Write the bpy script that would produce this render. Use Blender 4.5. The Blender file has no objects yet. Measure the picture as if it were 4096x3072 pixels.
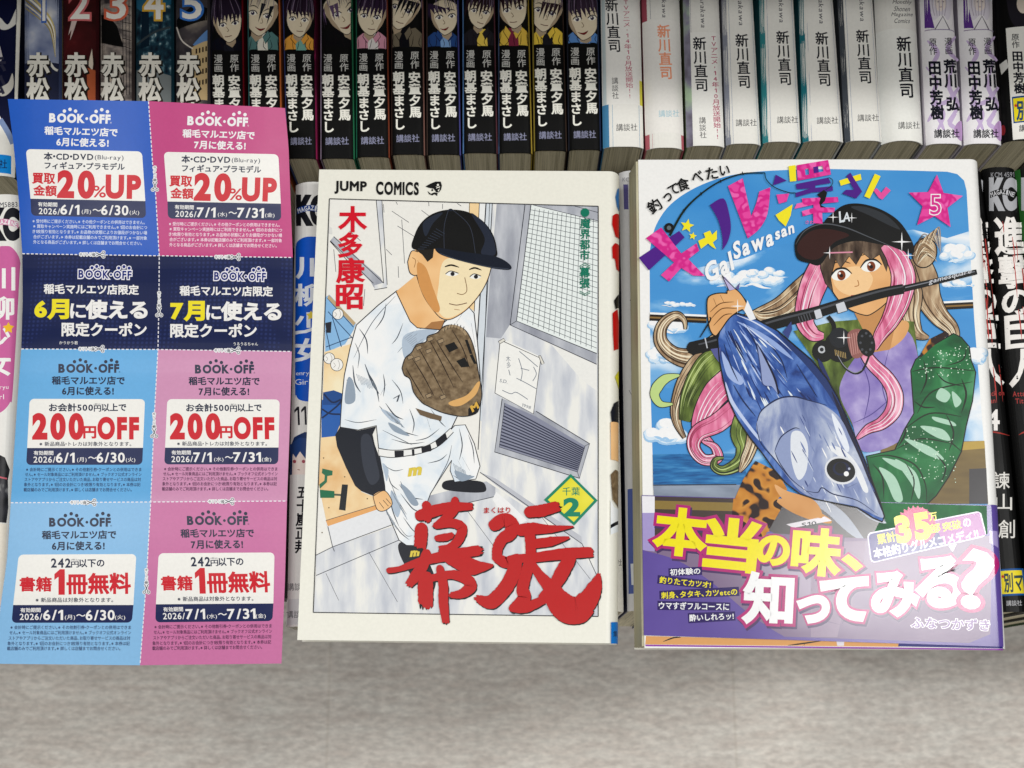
import bpy, bmesh, math, random
from mathutils import Vector, Matrix
from mathutils.geometry import tessellate_polygon
R = math.radians
rnd = random.Random(7)
sc = bpy.context.scene
col = sc.collection

# ------------------------------------------------------------------ frame of the sloping display, camera, light
ALPHA = R(2)                      # slope of the display
HGT = 0.40                         # height of its middle above the floor
PITCH = R(13)
DIST = 0.522
FPX = 5685.0                       # focal length in photo pixels (4096 wide)
ROT = Matrix.Rotation(ALPHA, 4, 'X')
RACK = Matrix.Translation((0, 0, HGT)) @ ROT
S_, C_ = math.sin(PITCH), math.cos(PITCH)
CAM = Vector((0, -DIST * S_, DIST * C_))

cam = bpy.data.cameras.new('camera')
camo = bpy.data.objects.new('camera', cam)
col.objects.link(camo)
camo.matrix_world = RACK @ Matrix.Translation(CAM) @ Matrix.Rotation(PITCH, 4, 'X')
cam.sensor_width = 36
cam.lens = 18 * FPX / 2048
cam.clip_start = 0.01
cam.clip_end = 60
cam.dof.use_dof = True
cam.dof.focus_distance = 0.51
cam.dof.aperture_fstop = 26
sc.camera = camo

world = bpy.data.worlds.new('World')
sc.world = world
world.use_nodes = True
bg = world.node_tree.nodes['Background']
bg.inputs['Color'].default_value = (0.95, 0.97, 1.0, 1)
bg.inputs['Strength'].default_value = 0.24

def area_lamp(name, loc, aim, sx, sy, power, colr):
    d = bpy.data.lights.new(name, 'AREA')
    d.shape = 'RECTANGLE'
    d.size, d.size_y = sx, sy
    d.energy = power
    d.color = colr
    o = bpy.data.objects.new(name, d)
    col.objects.link(o)
    o.location = loc
    o.rotation_euler = (Vector(aim) - Vector(loc)).to_track_quat('-Z', 'Y').to_euler()
    return o
area_lamp('ceiling_lamp', (1.14, 0.10, 2.5), (0.1, 0, HGT), 0.24, 1.2, 32, (1.0, 0.992, 0.97))
area_lamp('ceiling_lamp', (-0.80, 0.0, 2.5), (0, 0, HGT), 0.30, 1.3, 17, (1.0, 0.992, 0.97))
area_lamp('ceiling_lamp', (0.10, -0.72, 2.5), (0, 0, HGT), 1.2, 0.24, 30, (1.0, 0.992, 0.97))
sc.view_settings.view_transform = 'Standard'
sc.view_settings.look = 'None'
sc.view_settings.gamma = 1
sc.view_settings.exposure = -0.54
sc.view_settings.use_curve_mapping = False
sc.render.engine = 'CYCLES'

# ------------------------------------------------------------------ materials
def lin(c):
    return c / 12.92 if c <= 0.04045 else ((c + 0.055) / 1.055) ** 2.4
def rgb(h):
    h = h.lstrip('#')
    return tuple(max(0.0035, min(0.84, (lin(int(h[i:i + 2], 16) / 255) - 0.010) * 1.0)) for i in (0, 2, 4))
MATS = {}
FIN = {'cover': (0.34, 0.22, 0.0), 'paper': (0.36, 0.32, 0.0), 'spine': (0.42, 0.14, 0.0), 'band': (0.17, 0.5, 0.0), 'matt': (0.7, 0.3, 0.0), 'gloss': (0.16, 0.5, 0.2)}
def ink(h, fin='cover'):
    key = (h, fin)
    if key in MATS:
        return MATS[key]
    m = bpy.data.materials.new('ink_' + fin)
    m.use_nodes = True
    nt = m.node_tree
    b = nt.nodes['Principled BSDF']
    r, s, ct = FIN[fin]
    c = rgb(h)
    n = nt.nodes.new('ShaderNodeTexNoise')
    n.inputs['Scale'].default_value = 900
    n.inputs['Detail'].default_value = 3
    tc = nt.nodes.new('ShaderNodeTexCoord')
    nt.links.new(tc.outputs['Object'], n.inputs['Vector'])
    mr = nt.nodes.new('ShaderNodeMapRange')
    mr.inputs['To Min'].default_value = 0.93
    mr.inputs['To Max'].default_value = 1.05
    nt.links.new(n.outputs['Fac'], mr.inputs['Value'])
    mx = nt.nodes.new('ShaderNodeVectorMath')
    mx.operation = 'SCALE'
    mx.inputs[0].default_value = c
    nt.links.new(mr.outputs[0], mx.inputs['Scale'])
    nt.links.new(mx.outputs[0], b.inputs['Base Color'])
    n2 = nt.nodes.new('ShaderNodeTexNoise')
    n2.inputs['Scale'].default_value = 60
    nt.links.new(tc.outputs['Object'], n2.inputs['Vector'])
    mr2 = nt.nodes.new('ShaderNodeMapRange')
    mr2.inputs['To Min'].default_value = r * 0.8
    mr2.inputs['To Max'].default_value = r * 1.2
    nt.links.new(n2.outputs['Fac'], mr2.inputs['Value'])
    nt.links.new(mr2.outputs[0], b.inputs['Roughness'])
    b.inputs['Specular IOR Level'].default_value = s
    b.inputs['Coat Weight'].default_value = ct
    b.inputs['Coat Roughness'].default_value = 0.2
    MATS[key] = m
    return m

def pattern(name, stops, scale=(1, 1, 1), nscale=1.0, detail=3, rough=0.36, kind='noise', dist=0.0, coat=0.1, nrough=0.5):
    """printed or grained surface: a noise (or cell) pattern in the thing's own space run through colour stops"""
    m = bpy.data.materials.new(name)
    m.use_nodes = True
    nt = m.node_tree
    b = nt.nodes['Principled BSDF']
    tc = nt.nodes.new('ShaderNodeTexCoord')
    mp = nt.nodes.new('ShaderNodeMapping')
    mp.inputs['Scale'].default_value = scale
    nt.links.new(tc.outputs['Object'], mp.inputs['Vector'])
    if kind == 'noise':
        n = nt.nodes.new('ShaderNodeTexNoise')
        n.inputs['Detail'].default_value = detail
        n.inputs['Roughness'].default_value = nrough
        n.inputs['Distortion'].default_value = dist
        out = n.outputs['Fac']
    else:
        n = nt.nodes.new('ShaderNodeTexVoronoi')
        out = n.outputs['Distance']
    n.inputs['Scale'].default_value = nscale
    nt.links.new(mp.outputs[0], n.inputs['Vector'])
    cr = nt.nodes.new('ShaderNodeValToRGB')
    el = cr.color_ramp.elements
    while len(el) < len(stops):
        el.new(0.5)
    for e, (p, h) in zip(el, stops):
        e.position = p
        e.color = (*rgb(h), 1)
    nt.links.new(out, cr.inputs['Fac'])
    nt.links.new(cr.outputs[0], b.inputs['Base Color'])
    b.inputs['Roughness'].default_value = rough
    b.inputs['Coat Weight'].default_value = 0.0
    b.inputs['Specular IOR Level'].default_value = 0.22
    b.inputs['Coat Roughness'].default_value = 0.12
    return m

PAGES_UP = pattern('page_edges', [(0.30, '#6a6450'), (0.42, '#d0c7a8'), (0.55, '#ddd5ba'), (0.62, '#9c9478'), (0.75, '#e2dbc2')], (2600, 40, 12), 1.0, 2, 0.85, coat=0)
PAGES_SIDE = pattern('page_edges_side', [(0.25, '#8d886c'), (0.5, '#c4bea2'), (0.75, '#a09a7e')], (60, 14, 2600), 1.0, 2, 0.85, coat=0)
SKY = pattern('printed_sky', [(0.0, '#3a82c4'), (0.50, '#4a92cf'), (0.57, '#7ab0dc'), (0.63, '#c9dcec'), (0.72, '#f0f3f4')], (1.0, 1.9, 1), 26, 6, 0.33, dist=0.6)
SKYTOP = pattern('printed_clear_sky', [(0.3, '#3f8acb'), (0.7, '#5098d2')], (1, 2, 1), 30, 3, 0.33)
SEA = pattern('printed_sea', [(0.3, '#1b4f86'), (0.5, '#2a6ea8'), (0.7, '#4a8fc2')], (1, 9, 1), 120, 4, 0.33)
WASH = pattern('grey_wash', [(0.25, '#8a8d98'), (0.5, '#a9acb4'), (0.75, '#c9cbd0')], (3, 0.8, 1), 60, 4, 0.36)
WASH2 = pattern('pale_wash', [(0.3, '#b9bdc6'), (0.5, '#d3d5d8'), (0.62, '#e6e5df')], (3, 0.7, 1), 70, 4, 0.36)
CLOTH = pattern('uniform_wash', [(0.30, '#cdd9e4'), (0.45, '#e3e8eb'), (0.6, '#eeefec')], (1.2, 1, 1), 70, 4, 0.36, dist=1.0)
TANFLOOR = pattern('tan_wash', [(0.3, '#dcae75'), (0.5, '#ecd2a4'), (0.7, '#f1e4c4')], (1, 1, 1), 60, 4, 0.36)
LEATHER = pattern('leather_print', [(0.3, '#5a4936'), (0.5, '#79664d'), (0.7, '#8f7b60')], (1, 1, 1), 500, 5, 0.36)
SKIN = pattern('skin_print', [(0.35, '#dca263'), (0.6, '#ecc08a')], (1, 1, 1), 40, 3, 0.36)
SKIN2 = pattern('tan_skin_print', [(0.35, '#c98f56'), (0.6, '#e2ae76')], (1, 1, 1), 40, 3, 0.34)
LEOP = pattern('pink_leopard', [(0.40, '#e0489c'), (0.47, '#cf2b86'), (0.56, '#cf2b86'), (0.62, '#e763ad')], (1, 1, 1), 260, 1, 0.33)
LEOB = pattern('brown_leopard', [(0.40, '#2c1c10'), (0.45, '#b8772c'), (0.58, '#c98a38'), (0.62, '#2c1c10')], (1, 1, 1), 190, 1, 0.33)
FISHB = pattern('fish_blue', [(0.28, '#1c3068'), (0.45, '#33549a'), (0.58, '#5577b8'), (0.72, '#8ea3d2')], (1.3, 0.8, 1), 75, 5, 0.33, dist=1.4)
FISHH = pattern('fish_head', [(0.28, '#4c5c90'), (0.45, '#8491b8'), (0.6, '#aeb7cc'), (0.75, '#dfe3e8')], (1.4, 0.8, 1), 70, 5, 0.33, dist=1.2)
HAIR = pattern('hair_print', [(0.3, '#6e5540'), (0.5, '#a98d6e'), (0.7, '#d8c4a2')], (2.4, 0.7, 1), 120, 4, 0.33, dist=0.8)
PINKH = pattern('pink_print', [(0.3, '#b8476e'), (0.5, '#dc7a9e'), (0.7, '#efb4c6')], (2.4, 0.7, 1), 120, 4, 0.33, dist=0.8)
GREENJ = pattern('green_jacket', [(0.25, '#13402a'), (0.45, '#1e6238'), (0.6, '#287541'), (0.76, '#5c9c72')], (1, 1, 1), 75, 6, 0.33, dist=1.0)
OLIVE = pattern('olive_print', [(0.3, '#35401d'), (0.5, '#596a30'), (0.7, '#8da052')], (2.2, 0.8, 1), 110, 4, 0.33)
LAVT = pattern('lavender_print', [(0.3, '#7c6bb0'), (0.5, '#9586c0'), (0.7, '#b5a9d4')], (1, 1, 1), 130, 4, 0.33)
CABIN = pattern('cabin_print', [(0.3, '#5c4c33'), (0.7, '#8a7546')], (1, 3, 1), 40, 3, 0.33)
MAUVE = pattern('mauve_print', [(0.3, '#735f7e'), (0.7, '#806c88')], (1, 1, 1), 60, 3, 0.19)
VIOLET = pattern('violet_print', [(0.3, '#57458e'), (0.7, '#604e9a')], (1, 1, 1), 60, 3, 0.19)

for m_ in (MAUVE, VIOLET):
    m_.node_tree.nodes['Principled BSDF'].inputs['Specular IOR Level'].default_value = 0.5

def plain(name, c, rough, bump=0.0):
    m = bpy.data.materials.new(name)
    m.use_nodes = True
    b = m.node_tree.nodes['Principled BSDF']
    b.inputs['Base Color'].default_value = (*rgb(c), 1)
    b.inputs['Roughness'].default_value = rough
    return m
BOARD = pattern('shelf_board', [(0.3, '#8b8778'), (0.7, '#a09c8c')], (2, 30, 2), 12, 4, 0.6, coat=0)
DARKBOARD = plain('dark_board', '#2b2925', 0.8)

# ------------------------------------------------------------------ geometry helpers
def ray(x, y):
    d = Vector(((x - 2048) / FPX, -(y - 1536) / FPX, -1))
    return Vector((d.x, d.y * C_ - d.z * S_, d.y * S_ + d.z * C_))     # camera axes -> display axes
def onplane(x, y, z):
    d = ray(x, y)
    t = (z - CAM.z) / d.z
    return CAM + d * t

def link(name, me, parent=None):
    o = bpy.data.objects.new(name, me)
    col.objects.link(o)
    if parent is not None:
        o.parent = parent
    return o
def thing(name, label, cat, base, group=None):
    o = link(name, None)
    o.empty_display_size = 0.02
    o.matrix_world = RACK @ Matrix.Translation(base)
    o['label'] = label
    o['category'] = cat
    if group:
        o['group'] = group
    o_base[o.name] = Vector(base)
    return o
o_base = {}
def rootof(o):
    while o.parent is not None:
        o = o.parent
    return o
def mesh(name, verts, faces, mats, parent, fmat=None, smooth=False):
    b = o_base[rootof(parent).name]
    me = bpy.data.meshes.new(name)
    me.from_pydata([Vector(v) - b for v in verts], [], faces)
    for m in (mats if isinstance(mats, list) else [mats]):
        me.materials.append(m)
    if fmat:
        me.polygons.foreach_set('material_index', fmat)
    if smooth:
        me.polygons.foreach_set('use_smooth', [True] * len(me.polygons))
    me.update()
    return link(name, me, parent)

GL = {}
_txt = bpy.data.curves.new('glyph', 'FONT')
_txo = bpy.data.objects.new('glyph', _txt)
col.objects.link(_txo)
def glyph(ch, wt):
    key = (ch, round(wt, 3))
    if key in GL:
        return GL[key]
    if ch == '1':                      # a one with a flag
        w = wt
        V = [(0.02 - w * .3, 0.46 - w, 0), (0.02 - w * .3, 0.56 + w * .6, 0), (0.19, 0.69 + w, 0), (0.30 + w, 0.69 + w, 0), (0.30 + w, -w, 0), (0.19 - w, -w, 0), (0.19 - w, 0.56 - w * 1.1, 0)]
        GL[key] = (V, [(0, 6, 2, 1), (6, 5, 4, 3, 2)], (0.02, 0, 0.30, 0.69))
        return GL[key]
    _txt.body = ch
    _txt.size = 1
    _txt.resolution_u = 6 if wt > .038 else 3
    _txt.bevel_depth = wt
    _txt.bevel_resolution = 1
    _txt.fill_mode = 'FRONT'
    bpy.context.view_layer.update()
    ev = _txo.evaluated_get(bpy.context.evaluated_depsgraph_get())
    me = ev.to_mesh()
    vs = [tuple(v.co) for v in me.vertices]
    fs = [tuple(p.vertices) for p in me.polygons if all(vs[i][2] > -1e-5 for i in p.vertices)]
    used = sorted({i for f in fs for i in f})
    mp = {i: k for k, i in enumerate(used)}
    V = [vs[i] for i in used]
    F = [tuple(mp[i] for i in f) for f in fs]
    ev.to_mesh_clear()
    if V:
        bx = (min(v[0] for v in V), min(v[1] for v in V), max(v[0] for v in V), max(v[1] for v in V))
    else:
        bx = (0, 0, 0.3, 0.3)
    GL[key] = (V, F, bx)
    return GL[key]

def layout(s, wt):
    """horizontal line of glyphs -> list of (glyph, dx) and the tight box"""
    x = 0
    out = []
    for ch in s:
        if ch == ' ':
            x += 0.32
            continue
        if ch == '\u3000':
            x += 0.6
            continue
        V, F, bx = glyph(ch, wt)
        if ord(ch) > 0x2000 and ch not in '・':
            out.append((ch, x))
            x += 1.0 if ch not in '。、' else 0.55
        elif ch == '・':
            out.append((ch, x - bx[0] + 0.03))
            x += bx[2] - bx[0] + 0.06
        else:
            out.append((ch, x - bx[0] + 0.05))
            x += bx[2] - bx[0] + 0.10
    return out

def catmull(pts, n=6, closed=False):
    P = [Vector((p[0], p[1])) for p in pts]
    N = len(P)
    if N < 3:
        return [tuple(p) for p in P]
    out = []
    rng = range(N) if closed else range(N - 1)
    for i in rng:
        if closed:
            a, b, c, d = P[(i - 1) % N], P[i], P[(i + 1) % N], P[(i + 2) % N]
        else:
            a, b, c, d = P[max(i - 1, 0)], P[i], P[i + 1], P[min(i + 2, N - 1)]
        for k in range(n):
            t = k / n
            q = 0.5 * ((2 * b) + (c - a) * t + (2 * a - 5 * b + 4 * c - d) * t * t + (3 * b - a - 3 * c + d) * t ** 3)
            out.append((q.x, q.y))
    if not closed:
        out.append(tuple(P[-1]))
    return out

STEP = 1e-6
class Print:
    """printing on a surface: shapes given in photo pixels of some crop, laid on the real surface as thin ink layers"""
    def __init__(self, zfun, fin='cover', lay=1, cuts=()):
        self.zfun = zfun
        self.cuts = cuts
        self.lay = lay
        self.fin = fin
        self.fr = (0, 0, 1)
        self.parts = {}
        self.cur = 'print'
    def frame(self, *f):
        self.fr = f
    def part(self, name):
        """what is printed next; coming back to a name later starts a new object of that name"""
        if name == self.cur.split('#')[0]:
            return
        k = sum(1 for p in self.parts if p.split('#')[0] == name)
        self.cur = name if not k else '%s#%d' % (name, k)
    def px(self, p):
        return (self.fr[0] + p[0] * self.fr[2], self.fr[1] + p[1] * self.fr[2])
    def put(self, p, extra=0.0):
        x, y = self.px(p)
        q = onplane(x, y, self.zfun(None, None))
        for _ in range(3):
            q = onplane(x, y, self.zfun(q.x, q.y))
        return Vector((q.x, q.y, self.lay * STEP + extra))
    def _add(self, verts, faces, m):
        if isinstance(m, str):
            m = ink(m, self.fin)
        P = self.parts.setdefault(self.cur, ([], [], [], []))
        if m not in P[3]:
            P[3].append(m)
        mi = P[3].index(m)
        o = len(P[0])
        P[0].extend(verts)
        for f in faces:
            P[1].append(tuple(i + o for i in f))
            P[2].append(mi)
    def up(self, n=1):
        self.lay += n
    def poly(self, pts, m, smooth=False, holes=(), n=6):
        if smooth:
            pts = catmull(pts, n, True)
        loops = [[Vector((p[0], p[1], 0)) for p in pts]] + [[Vector((p[0], p[1], 0)) for p in h] for h in holes]
        tris = tessellate_polygon(loops)
        flat = [p for l in loops for p in l]
        vs = [self.put(p) for p in flat]
        fs = []
        for t in tris:
            a, b, c = (vs[i].to_2d().to_3d() for i in t)
            cr = (b - a).cross(c - a)
            if cr.length < 1e-14:
                continue
            fs.append(t if cr.z > 0 else (t[0], t[2], t[1]))
        self._add(vs, fs, m)
        self.up()
    def grid(self, tl, tr, br, bl, m, nx=12, ny=12):
        vs = []
        for j in range(ny + 1):
            v = j / ny
            for i in range(nx + 1):
                u = i / nx
                x = (tl[0] * (1 - u) + tr[0] * u) * (1 - v) + (bl[0] * (1 - u) + br[0] * u) * v
                y = (tl[1] * (1 - u) + tr[1] * u) * (1 - v) + (bl[1] * (1 - u) + br[1] * u) * v
                vs.append(self.put((x, y)))
        fs = []
        for j in range(ny):
            for i in range(nx):
                a = j * (nx + 1) + i
                fs.append((a, a + nx + 1, a + nx + 2, a + 1))
        self._add(vs, fs, m)
        self.up()
    def rrect(self, q, r, m, tops=True, bots=True, n=10):
        """rounded quad (tl,tr,br,bl) cut in strips so that it follows a bent sheet"""
        tl, tr, br, bl = q
        H = max(1, 0.5 * (math.dist(tl, bl) + math.dist(tr, br)))
        W = max(1, 0.5 * (math.dist(tl, tr) + math.dist(bl, br)))
        rows = sorted(set([k / n for k in range(n + 1)] + ([r * (1 - math.cos(a * math.pi / 12)) / H for a in range(1, 7)] if tops else [])
                          + ([1 - r * (1 - math.cos(a * math.pi / 12)) / H for a in range(1, 7)] if bots else [])))
        vs, fs = [], []
        for v in rows:
            ins = 0
            if tops and v * H < r:
                ins = r - math.sqrt(max(0, r * r - (r - v * H) ** 2))
            if bots and (1 - v) * H < r:
                ins = r - math.sqrt(max(0, r * r - (r - (1 - v) * H) ** 2))
            for k in range(9):
                u = ins / W + (1 - 2 * ins / W) * k / 8
                x = (tl[0] * (1 - u) + tr[0] * u) * (1 - v) + (bl[0] * (1 - u) + br[0] * u) * v
                y = (tl[1] * (1 - u) + tr[1] * u) * (1 - v) + (bl[1] * (1 - u) + br[1] * u) * v
                vs.append(self.put((x, y)))
        for j in range(len(rows) - 1):
            for k in range(8):
                a = j * 9 + k
                fs.append((a, a + 9, a + 10, a + 1))
        self._add(vs, fs, m)
        self.up()
    def stroke(self, pts, w, m, smooth=True, taper=(1, 1), n=6, rough=0.0, ws=None):
        if ws:
            cl = catmull([(p[0], p[1]) for p in pts], n) if smooth and len(pts) > 2 else pts
            W = []
            seg = len(pts) - 1
            for i in range(len(cl)):
                t = i / (len(cl) - 1) * seg
                k = min(int(t), seg - 1)
                W.append(ws[k] * (1 - (t - k)) + ws[k + 1] * (t - k))
        else:
            cl = catmull(pts, n) if smooth and len(pts) > 2 else list(pts)
            L = len(cl) - 1
            W = [w * (taper[0] * (1 - i / L) + taper[1] * i / L if True else 1) for i in range(L + 1)]
            if taper != (1, 1):
                W = [w * min(1, taper[0] + (1 - taper[0]) * min(1, 3 * i / L)) * min(1, taper[1] + (1 - taper[1]) * min(1, 3 * (L - i) / L)) for i in range(L + 1)]
        A, B = [], []
        for i, p in enumerate(cl):
            a = cl[max(i - 1, 0)]
            b = cl[min(i + 1, len(cl) - 1)]
            d = Vector((b[0] - a[0], b[1] - a[1]))
            if d.length < 1e-6:
                d = Vector((1, 0))
            d.normalize()
            nrm = Vector((-d.y, d.x))
            ra = 1 + rough * rnd.uniform(-1, 1)
            rb = 1 + rough * rnd.uniform(-1, 1)
            A.append(self.put((p[0] + nrm.x * W[i] / 2 * ra, p[1] + nrm.y * W[i] / 2 * ra)))
            B.append(self.put((p[0] - nrm.x * W[i] / 2 * rb, p[1] - nrm.y * W[i] / 2 * rb)))
        vs = A + B
        k = len(A)
        fs = [(i, i + 1, k + i + 1, k + i) for i in range(k - 1)]
        self._add(vs, fs, m)
        self.up()
    def brush(self, pts, ws, m, rough=0.06):
        """a brush stroke with round ends"""
        self.stroke(pts, 0, m, ws=ws, rough=rough, n=8)
        if ws[0] > 12:
            self.disc(pts[0], ws[0] / 2 * 0.98, m, 14, rough)
        w, d = ws[-1], Vector(pts[-1]) - Vector(pts[-2])
        d.normalize()
        n = max(3, int(w / 9))
        for i in range(n):              # the hairs leave the paper one by one
            o = (i + .5) / n - .5
            c = Vector(pts[-1]) + Vector((-d.y, d.x)) * o * w * .92
            q = w * (.10 + .36 * rnd.random() + .2 * (1 - abs(o) * 2))
            a, b = c - d * 6, c + d * q
            self.stroke([a[:], ((a + b) / 2)[:], b[:]], w / n * 1.5, m, taper=(1, .25), n=2)
    def disc(self, c, r, m, n=20, rough=0.0, ry=None, rot=0.0):
        ry = r if ry is None else ry
        pts = []
        for i in range(n):
            a = 2 * math.pi * i / n
            k = 1 + rough * rnd.uniform(-1, 1)
            x, y = r * k * math.cos(a), ry * k * math.sin(a)
            pts.append((c[0] + x * math.cos(rot) - y * math.sin(rot), c[1] + x * math.sin(rot) + y * math.cos(rot)))
        vs = [self.put(p) for p in pts]
        self._add(vs, [tuple(range(n - 1, -1, -1))], m)
        self.up()
    def ring(self, c, r, w, m, n=24):
        pts = [(c[0] + r * math.cos(2 * math.pi * i / n), c[1] + r * math.sin(2 * math.pi * i / n)) for i in range(n + 1)]
        self.stroke(pts, w, m, smooth=False)
    def star(self, c, r, m, rot=0.0, inner=0.45, k=5):
        pts = []
        for i in range(2 * k):
            a = -math.pi / 2 + rot + math.pi * i / k
            q = r if i % 2 == 0 else r * inner
            pts.append((c[0] + q * math.cos(a), c[1] + q * math.sin(a)))
        self.poly(pts, m)
    def _glyphs(self, placed, wt, m):
        """placed: list of (char, fn) with fn mapping glyph x,y to crop pixels"""
        for k, (ch, fn) in enumerate(placed):
            V, F, bx = glyph(ch, wt)
            zmax = max((v[2] for v in V), default=1) or 1
            vs = [self.put(fn(v[0], v[1]), (v[2] / zmax) * 0.3e-6 + (k % 2) * 0.4e-6) for v in V]
            self._add(vs, F, m)
        self.up()
    def line(self, s, a, b, h, m, wt=0.012, shear=0.0, out=None):
        """text whose tight box runs from a to b along its middle and is h high"""
        if out:
            self.line(s, a, b, h, out[0], wt + out[1], shear)
            # same placement, heavier: handled by using the thin box below
        L = layout(s, wt if not out else wt)
        bx = [1e9, 1e9, -1e9, -1e9]
        for ch, dx in L:
            g = glyph(ch, 0.0)[2]
            bx = [min(bx[0], g[0] + dx), min(bx[1], g[1]), max(bx[2], g[2] + dx), max(bx[3], g[3])]
        ux, uy = b[0] - a[0], b[1] - a[1]
        ln = math.hypot(ux, uy)
        ux, uy = ux / ln, uy / ln
        sx = ln / (bx[2] - bx[0])
        sy = h / (bx[3] - bx[1]) if h else sx
        cy = (bx[1] + bx[3]) / 2
        def mk(dx):
            def fn(x, y):
                X = (x + dx - bx[0]) * sx + (y - cy) * sy * shear
                Y = (y - cy) * sy
                return (a[0] + ux * X + uy * Y, a[1] + uy * X - ux * Y)
            return fn
        self._glyphs([(ch, mk(dx)) for ch, dx in L], wt, m)
    def box(self, ch, x0, y0, x1, y1, m, wt=0.02, rot=0.0):
        """one character filling a box of crop pixels (thin outline box), turned by rot"""
        g = glyph(ch, 0.0)[2]
        sx, sy = (x1 - x0) / (g[2] - g[0]), (y1 - y0) / (g[3] - g[1])
        gx, gy = (g[0] + g[2]) / 2, (g[1] + g[3]) / 2
        cx, cy = (x0 + x1) / 2, (y0 + y1) / 2
        c, s = math.cos(rot), math.sin(rot)
        def fn(x, y):
            X, Y = (x - gx) * sx, -(y - gy) * sy
            return (cx + X * c - Y * s, cy + X * s + Y * c)
        self._glyphs([(ch, fn)], wt, m)
    def vline(self, s, a, b, w, m, wt=0.02, flat=1.0):
        """vertical text: characters stacked from a (top middle) to b (bottom middle), each w wide"""
        n = len(s)
        ux, uy = (b[0] - a[0]) / n, (b[1] - a[1]) / n
        hh = math.hypot(ux, uy)
        placed = []
        for k, ch in enumerate(s):
            if ch == ' ':
                continue
            cx, cy = a[0] + ux * (k + 0.5), a[1] + uy * (k + 0.5)
            g = glyph(ch, 0.0)[2]
            big = ord(ch) > 0x2000
            ox, oy = (0.5, 0.38) if big else ((g[0] + g[2]) / 2, (g[1] + g[3]) / 2)
            kx = w if big else w * 0.95
            ky = hh * flat
            lean = ux / uy if uy else 0
            def fn(x, y, cx=cx, cy=cy, ox=ox, oy=oy, kx=kx, ky=ky, lean=lean):
                Y = -(y - oy) * ky
                return (cx + (x - ox) * kx + Y * lean, cy + Y)
            placed.append((ch, fn))
        self._glyphs(placed, wt, m)
    def normal(self, x, y):
        e = 2e-4
        zx = (self.zfun(x + e, y) - self.zfun(x - e, y)) / (2 * e)
        zy = (self.zfun(x, y + e) - self.zfun(x, y - e)) / (2 * e)
        return Vector((-zx, -zy, 1)).normalized()
    def build(self, parent, labels=None):
        """cut every printed shape along the facets of the surface below and lay it down"""
        out = {}
        base = o_base[rootof(parent).name]
        for name, (V, F, M, mats) in self.parts.items():
            me = bpy.data.meshes.new(name.split('#')[0])
            me.from_pydata(V, [], F)
            me.polygons.foreach_set('material_index', M)
            for m in mats:
                me.materials.append(m)
            if self.cuts:
                bm = bmesh.new()
                bm.from_mesh(me)
                xs = [v.co.x for v in bm.verts]
                ys = [v.co.y for v in bm.verts]
                for co, no in self.cuts:
                    d = [(x - co[0]) * no[0] + (y - co[1]) * no[1] for x in (min(xs), max(xs)) for y in (min(ys), max(ys))]
                    if min(d) < 0 < max(d):
                        bmesh.ops.bisect_plane(bm, geom=bm.verts[:] + bm.edges[:] + bm.faces[:], dist=1e-7, plane_co=(co[0], co[1], 0), plane_no=(no[0], no[1], 0))
                bm.to_mesh(me)
                bm.free()
            nr = []
            for v in me.vertices:
                x, y = v.co.x, v.co.y
                nr.append(self.normal(x, y))
                v.co = Vector((x, y, self.zfun(x, y) + v.co.z)) - base
            me.update()
            if self.cuts:
                me.polygons.foreach_set('use_smooth', [True] * len(me.polygons))
                me.normals_split_custom_set_from_vertices(nr)
            o = link(name.split('#')[0], me, parent)
            if labels and name in labels:
                o['label'] = labels[name]
            out[name] = o
        self.parts = {}
        return out

def box_mesh(name, lo, hi, m, parent):
    (x0, y0, z0), (x1, y1, z1) = lo, hi
    V = [(x0, y0, z0), (x1, y0, z0), (x1, y1, z0), (x0, y1, z0), (x0, y0, z1), (x1, y0, z1), (x1, y1, z1), (x0, y1, z1)]
    F = [(0, 3, 2, 1), (4, 5, 6, 7), (0, 1, 5, 4), (1, 2, 6, 5), (2, 3, 7, 6), (3, 0, 4, 7)]
    return mesh(name, V, F, m, parent)

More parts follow.
